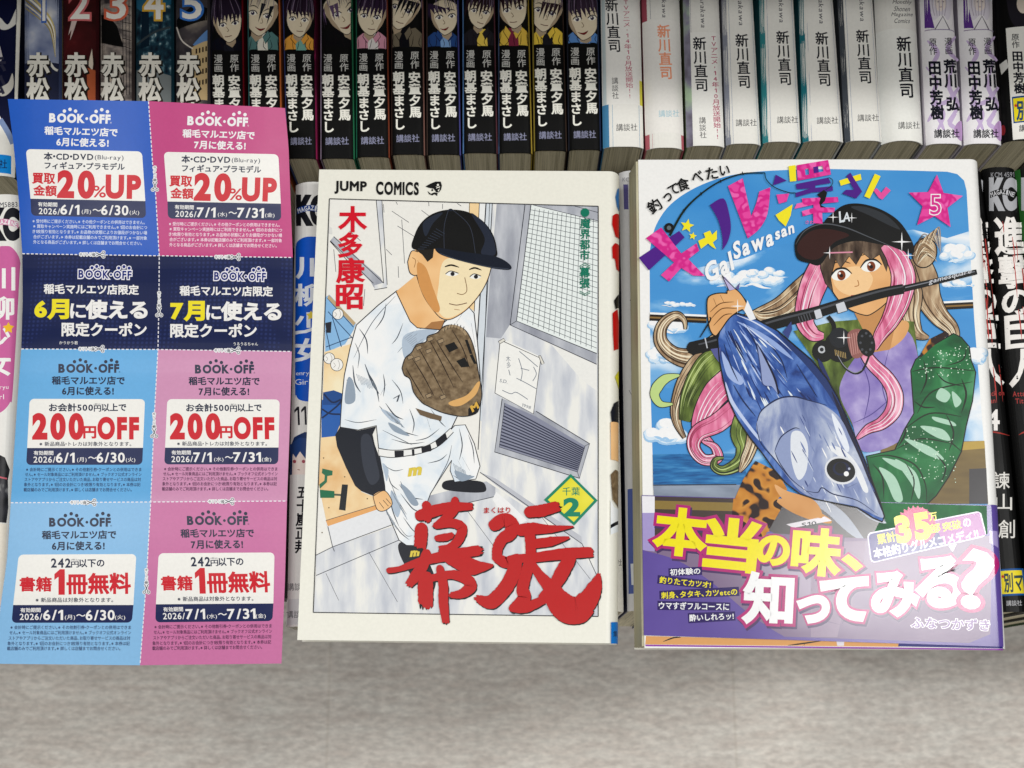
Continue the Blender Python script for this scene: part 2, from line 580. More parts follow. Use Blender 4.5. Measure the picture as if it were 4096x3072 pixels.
# ------------------------------------------------------------------ setting: floor
def make_floor():
    m = bpy.data.materials.new('floor_tiles')
    m.use_nodes = True
    nt = m.node_tree
    b = nt.nodes['Principled BSDF']
    tc = nt.nodes.new('ShaderNodeTexCoord')
    def noise(scale, s, detail, rough=0.55):
        mp = nt.nodes.new('ShaderNodeMapping')
        mp.inputs['Scale'].default_value = scale
        nt.links.new(tc.outputs['Object'], mp.inputs['Vector'])
        n = nt.nodes.new('ShaderNodeTexNoise')
        n.inputs['Scale'].default_value = s
        n.inputs['Detail'].default_value = detail
        n.inputs['Roughness'].default_value = rough
        nt.links.new(mp.outputs[0], n.inputs['Vector'])
        return n.outputs['Fac']
    def ramp(src, a, b_, c0, c1):
        r = nt.nodes.new('ShaderNodeValToRGB')
        r.color_ramp.elements[0].position = a
        r.color_ramp.elements[1].position = b_
        r.color_ramp.elements[0].color = (*c0, 1)
        r.color_ramp.elements[1].color = (*c1, 1)
        nt.links.new(src, r.inputs['Fac'])
        return r.outputs[0]
    def mul(a, b2):
        x = nt.nodes.new('ShaderNodeMix')
        x.data_type = 'RGBA'
        x.blend_type = 'MULTIPLY'
        x.inputs['Factor'].default_value = 1
        nt.links.new(a, x.inputs['A'])
        nt.links.new(b2, x.inputs['B'])
        return x.outputs['Result']
    grain = ramp(noise((1.0, 4.0, 1), 36, 6, 0.62), 0.24, 0.78, (0.58, 0.505, 0.45), (0.82, 0.79, 0.725))
    big = ramp(noise((1.6, 1, 1), 5, 3), 0.35, 0.68, (0.86, 0.86, 0.85), (1.08, 1.07, 1.05))
    fine = ramp(noise((1.0, 2.0, 1), 170, 3), 0.35, 0.7, (0.80, 0.80, 0.80), (1.12, 1.12, 1.12))
    br = nt.nodes.new('ShaderNodeTexBrick')
    mp = nt.nodes.new('ShaderNodeMapping')
    mp.inputs['Location'].default_value = (0.114, 0.3, 0)
    nt.links.new(tc.outputs['Object'], mp.inputs['Vector'])
    nt.links.new(mp.outputs[0], br.inputs['Vector'])
    br.offset = 0.0
    br.inputs['Scale'].default_value = 1
    br.inputs['Brick Width'].default_value = 0.252
    br.inputs['Row Height'].default_value = 1.9
    br.inputs['Mortar Size'].default_value = 0.0012
    br.inputs['Mortar Smooth'].default_value = 0.6
    br.inputs['Color1'].default_value = (1, 1, 1, 1)
    br.inputs['Color2'].default_value = (0.93, 0.93, 0.925, 1)
    br.inputs['Mortar'].default_value = (0.90, 0.89, 0.87, 1)
    nt.links.new(mul(mul(mul(grain, big), fine), br.outputs['Color']), b.inputs['Base Color'])
    b.inputs['Roughness'].default_value = 0.5
    me = bpy.data.meshes.new('floor')
    me.from_pydata([(-4, -4, 0), (4, -4, 0), (4, 4, 0), (-4, 4, 0)], [], [(0, 1, 2, 3)])
    me.materials.append(m)
    o = link('floor', me)
    o['kind'] = 'structure'
make_floor()

# ------------------------------------------------------------------ the display rack behind and over the books
rack = thing('display_rack', 'pale bookshelf rack behind the books, glimpsed in the dark gaps between them', 'shelf', (0, -0.068, -0.13))
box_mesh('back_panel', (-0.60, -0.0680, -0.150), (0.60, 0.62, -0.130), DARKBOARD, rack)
box_mesh('shelf_board', (-0.60, 0.275, -0.1295), (0.60, 0.293, 0.02), BOARD, rack)
box_mesh('shelf_board', (-0.60, 0.117, 0.105), (0.60, 0.62, 0.123), BOARD, rack)
for sx in (-1, 1):
    box_mesh('side_panel', (sx * 0.611 - 0.0105, -0.0680, -0.150), (sx * 0.611 + 0.0105, 0.62, 0.123), BOARD, rack)
for sx in (-1, 1):
    b0 = o_base[rack.name]
    # legs run straight down to the floor
    q = RACK @ Vector((sx * 0.60, 0.30, -0.152))
    inv = RACK.inverted()
    V = []
    for zz in (0.0, q.z + 0.02):
        for dx, dy in ((-.02, -.02), (.02, -.02), (.02, .02), (-.02, .02)):
            V.append(inv @ Vector((q.x + dx, q.y + dy, zz)))
    mesh('leg', V, [(0, 3, 2, 1), (4, 5, 6, 7), (0, 1, 5, 4), (1, 2, 6, 5), (2, 3, 7, 6), (3, 0, 4, 7)], BOARD, rack)
    q = RACK @ Vector((sx * 0.60, -0.04, -0.152))
    V = []
    for zz in (0.0, q.z + 0.0):
        for dx, dy in ((-.02, -.02), (.02, -.02), (.02, .02), (-.02, .02)):
            V.append(inv @ Vector((q.x + dx, q.y + dy, zz)))
    mesh('leg', V, [(0, 3, 2, 1), (4, 5, 6, 7), (0, 1, 5, 4), (1, 2, 6, 5), (2, 3, 7, 6), (3, 0, 4, 7)], BOARD, rack)

# ------------------------------------------------------------------ a book standing in the rack, spine out
class SpineBook:
    US = [0, .025, .06, .105, .16, .23, .34, .5, .66, .77, .84, .895, .94, .975, 1]
    def __init__(self, label, z0, bl, br, tl, tr, height=None, base='#15161a', side=None, side_r=None, group=None, bulge=0.0022, pw=3.5, fin='spine', pages=PAGES_UP, depth=0.112):
        BL, BR, TL, TR = (onplane(*p, z0) for p in (bl, br, tl, tr))
        if height:
            for a, b in ((BL, TL), (BR, TR)):
                d = (b - a).normalized()
                b.xyz = (a + d * height)
        self.BL, self.BR, self.TL, self.TR, self.z0 = BL, BR, TL, TR, z0
        self.bulge, self.pw = bulge, pw
        self.root = thing('comic_book', label, 'book', (BL + BR) / 2 + Vector((0, 0, -depth)), group)
        side = side or base
        side_r = side_r or side
        bm = ink(base, fin)
        US = SpineBook.US
        n = len(US) - 1
        V, F, M = [], [], []
        rows = 8
        for j in range(rows + 1):
            v = j / rows
            a, b = BL.lerp(TL, v), BR.lerp(TR, v)
            for i in range(n + 1):
                u = US[i]
                p = a.lerp(b, u)
                V.append((p.x, p.y, z0 + self.prof(u)))
        for j in range(rows):
            for i in range(n):
                k = j * (n + 1) + i
                F.append((k, k + 1, k + n + 2, k + n + 1))
        # turned-in rim so the jacket shows an edge
        k0 = len(V)
        for i in range(n + 1):
            u = US[i]
            p = BL.lerp(BR, u)
            V.append((p.x + (0.5 - u) * 0.0006, p.y, z0 + self.prof(u) - 0.0005))
        for i in range(n):
            F.append((i, k0 + i, k0 + i + 1, i + 1))
        self.spine = mesh('spine', V, F, bm, self.root, smooth=False)
        # two cover boards
        t = 0.0004
        zb, zt = z0 - depth, z0 - self.bulge
        for (a, b, s, hexc) in ((BL, TL, 1, side), (BR, TR, -1, side_r)):
            mesh('cover', [(a.x, a.y, zb), (a.x + s * t, a.y, zb), (b.x + s * t, b.y, zb), (b.x, b.y, zb),
                           (a.x, a.y, zt), (a.x + s * t, a.y, zt), (b.x + s * t, b.y, zt), (b.x, b.y, zt)],
                 [(0, 3, 2, 1), (4, 5, 6, 7), (0, 1, 5, 4), (1, 2, 6, 5), (2, 3, 7, 6), (3, 0, 4, 7)], ink(hexc, fin), self.root)
        # page block, top and bottom set back a hair; front follows the spine
        dn = 0.0009
        pv, pf = [], []
        up0 = (TL - BL).normalized()
        a0, b0, a1, b1 = BL + up0 * dn, BR + up0 * dn, TL - up0 * dn, TR - up0 * dn
        for a, b in ((a0, b0), (a1, b1)):
            for i in range(n + 1):
                u = i / n
                p = a.lerp(b, 0.04 + 0.92 * u)
                pv.append((p.x, p.y, z0 + self.prof(0.04 + 0.92 * u) - 0.0007))
            for u in (1, 0):
                p = a.lerp(b, 0.04 + 0.92 * u)
                pv.append((p.x, p.y, zb + 0.002))
        m_ = n + 3
        pf.append(tuple(range(m_)))
        pf.append(tuple(range(2 * m_ - 1, m_ - 1, -1)))
        for i in range(m_):
            k = (i + 1) % m_
            pf.append((i, m_ + i, m_ + k, k))
        mesh('page_block', pv, pf, pages, self.root)
        cuts = []
        for u in US[1:-1]:
            a, b = BL.lerp(BR, u), TL.lerp(TR, u)
            d = (b - a).normalized()
            cuts.append(((a.x, a.y), (d.y, -d.x)))
        self.pr = Print(self.zf, fin, 1, cuts)
    def prof(self, u):
        US = SpineBook.US
        u = max(0, min(1, u))
        for i in range(len(US) - 1):
            if u <= US[i + 1] + 1e-9:
                a, b = US[i], US[i + 1]
                t = (u - a) / (b - a)
                f = lambda q: -self.bulge * abs(2 * q - 1) ** self.pw
                return f(a) * (1 - t) + f(b) * t
        return -self.bulge
    def zf(self, x, y):
        if x is None:
            return self.z0
        v = (y - self.BL.y) / (self.TL.y - self.BL.y)
        a, b = self.BL.x + (self.TL.x - self.BL.x) * v, self.BR.x + (self.TR.x - self.BR.x) * v
        return self.z0 + self.prof(max(0, min(1, (x - a) / (b - a))))
    def strip(self, u0, u1, v0, v1, m):
        """a printed field given as fractions of the spine (u across, v up from the bottom)"""
        if isinstance(m, str):
            m = ink(m, self.pr.fin)
        V, F = [], []
        nx, ny = 10, 4
        for j in range(ny + 1):
            v = v0 + (v1 - v0) * j / ny
            a, b = self.BL.lerp(self.TL, v), self.BR.lerp(self.TR, v)
            for i in range(nx + 1):
                u = u0 + (u1 - u0) * i / nx
                p = a.lerp(b, u)
                V.append(Vector((p.x, p.y, self.pr.lay * STEP)))
        for j in range(ny):
            for i in range(nx):
                k = j * (nx + 1) + i
                F.append((k, k + 1, k + nx + 2, k + nx + 1))
        self.pr._add(V, F, m)
        self.pr.up()
    def vof(self, y):
        """height fraction of a photo row at the spine's middle"""
        x = 0
        lo, hi = 0.0, 1.0
        for _ in range(40):
            mid = (lo + hi) / 2
            p = ((self.BL + self.BR) / 2).lerp((self.TL + self.TR) / 2, mid)
            d = p - CAM
            # project
            up = Vector((0, C_, S_))
            fw = Vector((0, S_, -C_))
            yy = 1536 - FPX * d.dot(up) / d.dot(fw)
            if yy > y:
                lo = mid
            else:
                hi = mid
        return (lo + hi) / 2
    def done(self, labels=None):
        self.pr.build(self.spine, labels)

# ------------------------------------------------------------------ upper row of spines
ZU = -0.004
UF = (1100, 0, 0.63291)
def fpx(f, x, y):
    return (f[0] + x * f[2], f[1] + y * f[2])
GRP = 'comics shelved spine out in the upper row'
def portrait(P, xl, xr, top, kind, hair, skin, coat, shirt, seed, bgc='#131317'):
    """small head and shoulders drawing of an anonymous youth above the black label; pose, hair and mood vary"""
    r_ = random.Random(seed * 17 + 5)
    w = xr - xl
    a, b = xl + 0.05 * w, xr - 0.05 * w
    ang = [-.16, .22, .10, -.30, .14, .34, -.12, .18, -.20, .26, -.08][seed % 11]
    sc_ = [1.0, 1.16, .96, 1.22, 1.02, 1.12, 1.0, .94, 1.06, 1.1, 1.18][seed % 11]
    ox = [8, -14, 4, 40, 0, -26, 12, 14, -10, -12, 4][seed % 11]
    oy = [10, -46, -14, -40, -24, -62, -12, -36, -52, -30, 22][seed % 11]
    cx, fy = (a + b) / 2 + ox, top - 190 + oy
    c_, s_ = math.cos(ang), math.sin(ang)
    def clip(p):
        return (min(b, max(a, p[0])), min(top - 2, p[1]))
    def T(x, y):
        x, y = x * sc_, y * sc_
        return clip((cx + x * c_ - y * s_, fy + x * s_ + y * c_))
    def TP(pts, n=4):
        return [T(*p) for p in catmull(pts, n, True)]
    line = '#241f22'
    sh = '#a8957c'
    P.part('picture')
    P.poly([(a, -330), (b, -330), (b, top), (a, top)], bgc)
    # shoulders, collar, folds
    P.poly([(a, top - 60 + oy * .4), (a + .2 * w, top - 92 + oy * .5), (cx - 30, top - 84 + oy * .5), (cx + 30, top - 84 + oy * .5), (b - .2 * w, top - 96 + oy * .5), (b, top - 64 + oy * .4), (b, top - 2), (a, top - 2)], coat)
    P.poly([clip(p) for p in ((cx - 30, top - 88 + oy * .5), (cx + 34, top - 90 + oy * .5), (cx + 42, top - 2), (cx - 22, top - 2))], shirt)
    for k in range(5):
        x = a + w * (.06 + .2 * k) + r_.uniform(-6, 6)
        P.stroke([clip((x, top - 60 + oy * .3)), clip((x + r_.uniform(-14, 14), top - 28)), clip((x + r_.uniform(-20, 20), top - 4))], 4, line, taper=(.2, .5))
    for s in (-1, 1):
        P.poly([clip(p) for p in ((cx + s * 8, top - 60 + oy * .5), (cx + s * 42, top - 104 + oy * .5), (cx + s * 56, top - 70 + oy * .4), (cx + s * 26, top - 34 + oy * .2))], coat)
        P.stroke([clip((cx + s * 8, top - 60 + oy * .5)), clip((cx + s * 42, top - 104 + oy * .5)), clip((cx + s * 56, top - 70 + oy * .4)), clip((cx + s * 26, top - 34 + oy * .2))], 4, line, smooth=False)
    P.poly([T(-34, 70), T(34, 70), T(32, 130), T(4, 158), T(-28, 132)], sh)
    # face: cheek and chin line leaning with the pose
    tn = 10 * (1 if ang > 0 else -1)
    FACE = [(-84, -60), (-86, 10), (-72, 58), (-40, 100), (tn, 124), (42, 100), (72, 56), (86, 8), (84, -60), (0, -100)]
    P.poly(TP(FACE), skin)
    P.poly(TP([(-84, -50), (-86, 10), (-72, 56), (-40, 98), (-50, 60), (-66, 10), (-60, -60)]) if ang < 0 else TP([(84, -50), (86, 10), (72, 56), (42, 98), (50, 60), (66, 10), (60, -60)]), sh)
    P.stroke([T(*p) for p in catmull(FACE[1:8], 4)], 4, line, smooth=False)
    mood = (seed * 5 + kind) % 4
    for s in (-1, 1):
        e = s * 40 - tn * .6
        P.poly(TP([(e - 22, 10), (e - 8, -2), (e + 12, -2), (e + 22, 8), (e + 10, 20), (e - 12, 20)]), '#e9e4d8')
        P.disc(T(e, 9), 10 * sc_, '#3b3348', 12, ry=11 * sc_)
        P.disc(T(e - 3, 5), 3.4 * sc_, '#e9e6e0', 8)
        P.stroke([T(e - 24, 8), T(e - 6, -5), T(e + 14, -4), T(e + 25, 8)], 6, line)
        P.stroke([T(e - 26, -22 + (s * 8 if mood == 1 else 0) + (10 if s * mood == 2 else 0)), T(e, -32), T(e + 26, -22 - (s * 8 if mood == 1 else 0))], 6, line, taper=(.4, .3))
    P.stroke([T(tn - 2, 26), T(tn + 8, 48), T(tn - 4, 54)], 4, '#7d6650')
    if mood == 3:
        P.poly(TP([(tn - 22, 76), (tn, 72), (tn + 24, 74), (tn + 14, 98), (tn - 10, 98)]), '#6f2c2e')
        P.stroke([T(tn - 18, 78), T(tn + 20, 77)], 5, '#e6e0d6', smooth=False)
    elif mood == 2:
        P.poly(TP([(tn - 30, 78), (tn, 84), (tn + 30, 74), (tn + 6, 96)]), '#6f2c2e')
    else:
        P.stroke([T(tn - 22, 84 - 4 * mood), T(tn, 86), T(tn + 22, 82 + 4 * mood)], 5, '#6c4b40')
    # hair: one mass of pointed tufts, then strands
    style = seed % 4
    tips = []
    n = 9
    for i in range(n):
        t = i / (n - 1)
        x = 96 - 192 * t
        dep = [(-6, 30), (14, 36), (-22, 44), (4, 50)][style]
        d = dep[0] + dep[1] * r_.random() + (34 if i in (0, n - 1) else 0) + (26 * (1 - abs(t - .35) * 2) if style == 1 else 0)
        tips += [(x + (14 if style == 2 else -6), d), (x - 11, -44 - 12 * r_.random())]
    hp = [(-118, 20 if style != 3 else 70), (-112, -90), (-60, -190), (0, -210), (70, -190), (114, -90), (118, 24 if style != 3 else 76), (100, -10)] + tips[1:-1] + [(-100, -14)]
    P.poly([T(*p) for p in hp], hair)
    for k in range(16):
        x = r_.uniform(-100, 100)
        P.stroke([T(x * .6, -180), T(x * .9, -90), T(x + r_.uniform(-8, 8), -40 + r_.uniform(0, 26))], 3.4, ['#7a6a80', '#0e0c10', '#58505f'][k % 3], taper=(.3, .2))

BL_ = [  # left top/bottom x, right top/bottom x, bottom y, label top, dy, kind, hair, coat, shirt, left edge, right edge, label
    (-412, -402, -206, -192, 1005, 325, 3, 0, '#2b2430', '#1e1f26', '#26272e', '#22232a', '#6e1f26', 'black comic spine with dark school jacket picture, first black spine beside the numbered spines'),
    (-178, -168, 28, 42, 1004, 320, 2, 1, '#24262a', '#557a78', '#d9d6c8', '#3f6f6e', '#c06a3a', 'black comic spine with teal patterned coat and pale shirt in its picture'),
    (45, 70, 250, 264, 1000, 320, 0, 2, '#2e2430', '#d99a45', '#74a598', '#3d4a7a', '#8a2a50', 'black comic spine whose picture shows an orange jacket over a green shirt'),
    (285, 284, 487, 502, 1000, 300, 0, 3, '#5d4a66', '#1b1a20', '#1b1a20', '#8d7f92', '#2f6a4c', 'black comic spine with purple hair and all dark clothes in its picture'),
    (508, 510, 710, 724, 990, 312, -4, 0, '#34283a', '#c98fa0', '#d8d2ce', '#2d6650', '#7a4030', 'black comic spine with pink hooded top in its picture'),
    (732, 733, 935, 947, 975, 302, -17, 3, '#1f1d22', '#6f6656', '#1d1d22', '#3a2f2c', '#7a5a52', 'black comic spine with olive brown collar in its picture'),
    (955, 957, 1158, 1174, 975, 300, -20, 0, '#33293c', '#2f4a80', '#7fa3cf', '#4b3f3a', '#51508a', 'black comic spine with navy jacket and light blue shirt in its picture'),
    (1184, 1186, 1388, 1407, 965, 292, -25, 2, '#32262a', '#2b2a2e', '#e0c256', '#5f86b4', '#5a3a40', 'black comic spine with yellow shirt under a black hood in its picture'),
    (1410, 1411, 1604, 1627, 965, 292, -27, 1, '#32262a', '#d7b44c', '#7c3044', '#4a5a78', '#a08a3c', 'black comic spine with wine red top and yellow hood in its picture'),
    (1624, 1637, 1822, 1847, 950, 286, -38, 3, '#36292c', '#e0c04a', '#26262a', '#8f7f3c', '#40352f', 'black comic spine with yellow vest and black collar in its picture'),
    (1842, 1855, 2042, 2064, 945, 276, -42, 0, '#3a2f3c', '#5b86c0', '#6f97cc', '#2e3038', '#2c3550', 'black comic spine with plain blue collar, last black spine beside the white spines'),
]
for sd, (lt, lb, rt, rb, by, top, dy, kind, hair, coat, shirt, ce, cr, lab) in enumerate(BL_):
    f = UF
    b = SpineBook(lab, ZU, fpx(f, lb, by), fpx(f, rb, by), fpx(f, lt, 0), fpx(f, rt, 0), 0.174, '#18191d', ce, cr, GRP, bulge=0.0014, pw=6)
    P = b.pr
    P.frame(*f)
    P.part('edge_stripe')
    b.strip(0.0, 0.035, 0, 1, ce)
    b.strip(0.965, 1.0, 0, 1, cr)
    xl, xr = lt + (lb - lt) * 0.2, rt + (rb - rt) * 0.2
    portrait(P, xl, xr, top, kind, hair, '#d9cbb0', coat, shirt, sd)
    P.part('lettering')
    w = 208
    def at(u, y):
        t = y / by
        l, r = lt + (lb - lt) * t, rt + (rb - rt) * t
        return (l + (r - l) * u, y)
    W = '#eceadf'
    P.vline('原作', at(.73, 340 + dy), at(.73, 452 + dy), 58, '#c9c8c2', 0.008)
    P.vline('安童夕馬', at(.71, 470 + dy), at(.735, 762 + dy), 78, W, 0.034)
    P.vline('漫画', at(.24, 340 + dy), at(.24, 455 + dy), 58, '#c9c8c2', 0.008)
    P.vline('朝基まさし', at(.235, 468 + dy), at(.255, 840 + dy), 76, W, 0.034)
    P.line('講談社', at(.16, 893 + dy), at(.84, 890 + dy), 48, '#8d8fa8', 0.008)
    b.done()

# dark picture spines with a number each
NF = (0, 0, 0.54250)
ART = [
    ('#39415c', ['#6f7aa0', '#c9b777', '#e3dfd6', '#8d93ad'], '1', '#3f66b0', 'dark comic spine numbered 1 with gold ribbons and pale sky'),
    ('#3a2022', ['#5c2a2c', '#2b1517', '#a0463f', '#c98f86'], '2', '#c9686a', 'dark red comic spine numbered 2 with pale spike shape'),
    ('#3b3433', ['#7c736c', '#15151a', '#b3a79c', '#56504e'], '3', '#d0654c', 'dark comic spine numbered 3 in red outlined figure with a black cloak'),
    ('#20363f', ['#3f6f86', '#14202a', '#b9c3c4', '#2d4c58'], '4', '#d3a63d', 'dark teal comic spine numbered 4 in gold with city lights'),
    ('#3d3a3c', ['#5d6f8c', '#17181d', '#cdbb9a', '#a8683c'], '5', '#3c74c2', 'dark comic spine numbered 5 in blue with a lit building'),
]
NB = [(170, 172, 448, 448), (455, 452, 722, 724), (729, 730, 985, 988), (993, 994, 1276, 1280), (1288, 1290, 1543, 1547)]
for (base, cs, num, oc, lab), (lt, lb, rt, rb) in zip(ART, NB):
    f = NF
    b = SpineBook(lab, ZU, fpx(f, lb, 1190), fpx(f, rb, 1190), fpx(f, lt, 0), fpx(f, rt, 0), 0.174, base, cs[1], cs[1], GRP, bulge=0.0018, pw=4)
    P = b.pr
    P.frame(*f)
    P.part('picture')
    r2 = random.Random(int(num) * 11)
    a, c = lt + 14, rt - 14
    w = c - a
    if num == '1':
        P.poly([(a, -200), (c, -200), (c, 740), (a, 740)], pattern('pale_cloud_print', [(0.3, '#5a678c'), (0.6, '#a2a9bd'), (0.75, '#d8d6d0')], (1, 1, 1), 90, 3))
        for k in range(5):
            P.stroke([(a + 4, -60 + 30 * k), (a + w * .45, 40 + 26 * k), (c - 40 - 6 * k, 190 + 10 * k), (c - 26, 420)], 16 - 2 * k, ['#c9b777', '#efe9dc', '#8d7c45', '#d7cfba', '#a3924f'][k], taper=(1, .4))
        P.poly([(a, 470), (c, 470), (c, 1180), (a, 1180)], '#2c2f42')
        P.stroke([(c - 90, 420), (c - 40, 500), (c - 8, 520)], 18, '#d8d6cc')
    elif num == '2':
        P.poly([(a, -200), (c, -200), (c, 1180), (a, 1180)], pattern('dark_red_print', [(0.3, '#2a1416'), (0.6, '#4f2426'), (0.8, '#7a3534')], (1, 1, 1), 70, 3))
        P.poly([(a + 60, 150), (a + 100, 150), (a + 70, 240), (a + 46, 300), (a + 58, 220), (a + 34, 260)], '#c7b3ac')
        P.poly([(c - 60, 480), (c - 30, 360), (c - 20, 470), (c - 26, 520)], '#d5c6b4')
        P.poly([(c - 70, 500), (c - 4, 520), (c - 4, 740), (c - 60, 740)], '#a9583a')
    elif num == '3':
        P.poly([(a, -200), (c, -200), (c, 1180), (a, 1180)], pattern('grey_town_print', [(0.3, '#3e3a3c'), (0.5, '#8d837c'), (0.7, '#b9ab9c')], (1, 1.6, 1), 170, 3))
        P.poly([(a, 110), (a + 60, 120), (a + 120, 190), (a + 170, 350), (a + 60, 330), (a, 320)], '#141419')
        for k in range(7):
            P.stroke([(c - 110 + 8 * k, -20 + 60 * k), (c - 4, -10 + 62 * k)], 5, '#2b2a2e', smooth=False)
        for k in range(3):
            P.stroke([(c - 70 + 25 * k, -100), (c - 60 + 22 * k, 700)], 5, '#2b2a2e', smooth=False)
    elif num == '4':
        P.poly([(a, -200), (c, -200), (c, 1180), (a, 1180)], pattern('night_city_print', [(0.3, '#16232d'), (0.55, '#28414e'), (0.66, '#5d7c86'), (0.74, '#dfe3da')], (1.4, 1, 1), 330, 2))
        P.poly([(a, -200), (c, -200), (c, 30), (a + 90, 130), (a, 60)], '#2f6480')
        P.poly([(a + 40, 60), (a + 90, 60), (a + 94, 340), (a + 30, 360)], '#1b2a35')
        P.stroke([(a, 330), (a + 80, 270), (a + 160, 225), (c, 200)], 16, '#3b4347')
        P.poly([(a, 520), (c, 560), (c, 1180), (a, 1180)], '#767c7c')
    else:
        P.poly([(a, -200), (c, -200), (c, 1180), (a, 1180)], pattern('dusk_print', [(0.3, '#2a2b31'), (0.55, '#4f4a4c'), (0.75, '#8f8578')], (1, 1, 1), 110, 3))
        P.poly([(a, 230), (c, 150), (c, 60), (a + 120, 40), (a, 150)], '#15161b')
        P.poly([(a + 120, 330), (c, 220), (c, 300), (a + 150, 350)], '#5f86b8')
        P.poly([(a + 110, 350), (c, 300), (c, 740), (a + 130, 740)], '#c2a97d')
        for i in range(4):
            for j in range(4):
                P.poly([(a + 140 + 24 * i, 360 + 80 * j - 6 * i), (a + 152 + 24 * i, 358 + 80 * j - 6 * i), (a + 152 + 24 * i, 395 + 80 * j - 6 * i), (a + 140 + 24 * i, 397 + 80 * j - 6 * i)], '#3a2f28')
        P.stroke([(a, 200), (a + 40, 300), (a + 120, 360)], 10, '#d6cfc4')
    P.part('number')
    nx0 = lt + 0.14 * (rt - lt)
    x0, x1 = (lt + rt) / 2 - (24 if num == '1' else 68), (lt + rt) / 2 + (24 if num == '1' else 68)
    P.box(num, x0, -80, x1, 138 if num != '1' else 150, oc, 0.06)
    P.box(num, x0, -80, x1, 138 if num != '1' else 150, '#e9e6dd', 0.012)
    P.part('lettering')
    cx = (lt + rt) / 2 - 28
    P.vline('赤松健', (cx + 6, 392), (cx + 6, 942), 172, '#2a2622', 0.075)
    P.vline('赤松健', (cx, 385), (cx, 935), 172, '#e6e2d6', 0.035)
    b.done()
# leftmost, cut by the picture's edge
f = NF
b = SpineBook('dark navy comic spine with white streaks and bright blue foot label, at the left edge', ZU - 0.004, fpx(f, -190, 1292), fpx(f, 96, 1296), fpx(f, -130, 0), fpx(f, 142, 0), 0.174, '#eceae2', '#1c2442', '#1c2442', GRP)
P = b.pr
P.frame(*f)
P.part('picture')
P.poly([(-120, -250), (132, -250), (100, 1040), (60, 960), (-10, 840), (-150, 700)], '#1a2138')
P.poly([(0, 130), (60, 180), (124, 60), (128, 160), (60, 215), (0, 210)], '#d8d6d0', True)
P.poly([(0, 340), (20, 420), (0, 470), (-40, 400)], '#c9c6c4')
P.poly([(0, 650), (60, 610), (92, 540), (98, 640), (50, 700), (0, 705)], '#cfcbc2', True)
P.stroke([(0, 880), (60, 980), (96, 1060)], 40, '#7f92b8')
P.part('foot_label')
P.poly([(-170, 1146), (84, 1150), (82, 1286), (-180, 1280)], '#1487d6')
P.part('lettering')
P.vline('赤松', (-30, 400), (-40, 700), 160, '#38384a', 0.03)
P.line('講談社', (-130, 1206), (52, 1210), 66, '#0d2c55', 0.01)
b.done()

# white spines
WF = (2300, 0, 0.81193)
K = '#22232a'
def white_book(lab, lt, lb, rt, rb, by, edge, edge_r, **k):
    f = WF
    b = SpineBook(lab, ZU, fpx(f, lb, by), fpx(f, rb, by), fpx(f, lt, 0), fpx(f, rt, 0), 0.174, k.pop('base', '#e9e7e0'), edge, edge_r, GRP, bulge=k.pop('bulge', 0.0022), pw=k.pop('pw', 4))
    b.pr.frame(*f)
    return b
def vis(b, y):
    return b.vof(y * WF[2])
def italics(P, s, a, c, h, m='#4d4d55'):
    P.line(s, a, c, h, m, 0.004, shear=0.25)

b = white_book('white comic spine with red announcement column and separate white foot, beside last black spine', 128, 140, 322, 340, 722, '#4d86ad', '#e3e1da')
P = b.pr
P.part('edge_stripe'); b.strip(0, .15, 0, vis(b, 512), '#4d86ad'); b.strip(.02, .1, vis(b, 512), 1, '#c2cfd0'); b.strip(.9, 1, vis(b, 512), vis(b, 390), '#d9cf4c')
P.part('rule'); b.strip(.235, .245, 0, vis(b, 515), '#6b9cba'); b.strip(.90, .91, 0, vis(b, 515), '#6b9cba')
P.part('paper_band'); b.strip(.12, .93, vis(b, 512), 1, '#edebe5')
P.part('lettering')
P.vline('新川直司', (178, -8), (197, 258), 66, K, .016)
P.vline("TVアニメ'14年10月放送開始!!", (250, -2), (271, 488), 38, '#b8506c', .004)
P.vline('講談社', (196, 380), (200, 488), 34, K, .0)
P.line('講談社', (203, 628), (307, 626), 36, K, .0)
b.done()
b = white_book('white comic spine with pale orange author name and pink red corners', 332, 352, 518, 541, 727, '#b5626c', '#b5626c', bulge=.003, pw=3)
P = b.pr
P.part('edge_stripe'); b.strip(0, .10, 0, vis(b, 655), '#b5626c'); b.strip(.93, 1, 0, vis(b, 655), '#b5626c'); b.strip(0, .12, vis(b, 100), 1, '#a24d5c')
P.part('rule'); b.strip(.165, .175, 0, vis(b, 655), '#c98f95'); b.strip(.2, .21, vis(b, 90), 1, '#7d7d8c')
P.part('paper_band'); b.strip(.0, 1, vis(b, 652), vis(b, 96), '#edeae4')
P.part('lettering')
P.vline('新川直司', (435, 120), (451, 392), 66, '#f19a76', .02)
P.line('講談社', (412, 560), (513, 558), 34, '#a3c8d4', .004)
italics(P, 'Naoshi Arakawa', (432, -190), (441, 88), 22)
b.done()
b = white_book('white comic spine with red announcement column reaching down to its foot beside the author name', 535, 553, 712, 739, 717, '#7d9a72', '#dddbd4')
P = b.pr
P.part('edge_stripe'); b.strip(0, .16, 0, 1, pattern('edge_art', [(0.3, '#5d5560'), (0.5, '#8d8a9c'), (0.7, '#a9c0a0')], (1, 1, 1), 110, 3)); b.strip(.18, .19, vis(b, 158), 1, '#7d7d8c')
P.part('paper_band'); b.strip(.16, 1, 0, vis(b, 158), '#eeece6')
P.part('lettering')
P.vline('新川直司', (612, 180), (625, 452), 68, K, .018)
P.vline("TVアニメ'14年10月放送開始!!", (682, 175), (703, 688), 38, '#b03a60', .008)
P.vline('講談社', (627, 575), (632, 682), 36, K, .0)
italics(P, 'Naoshi Arakawa', (622, -150), (633, 138), 24)
b.done()
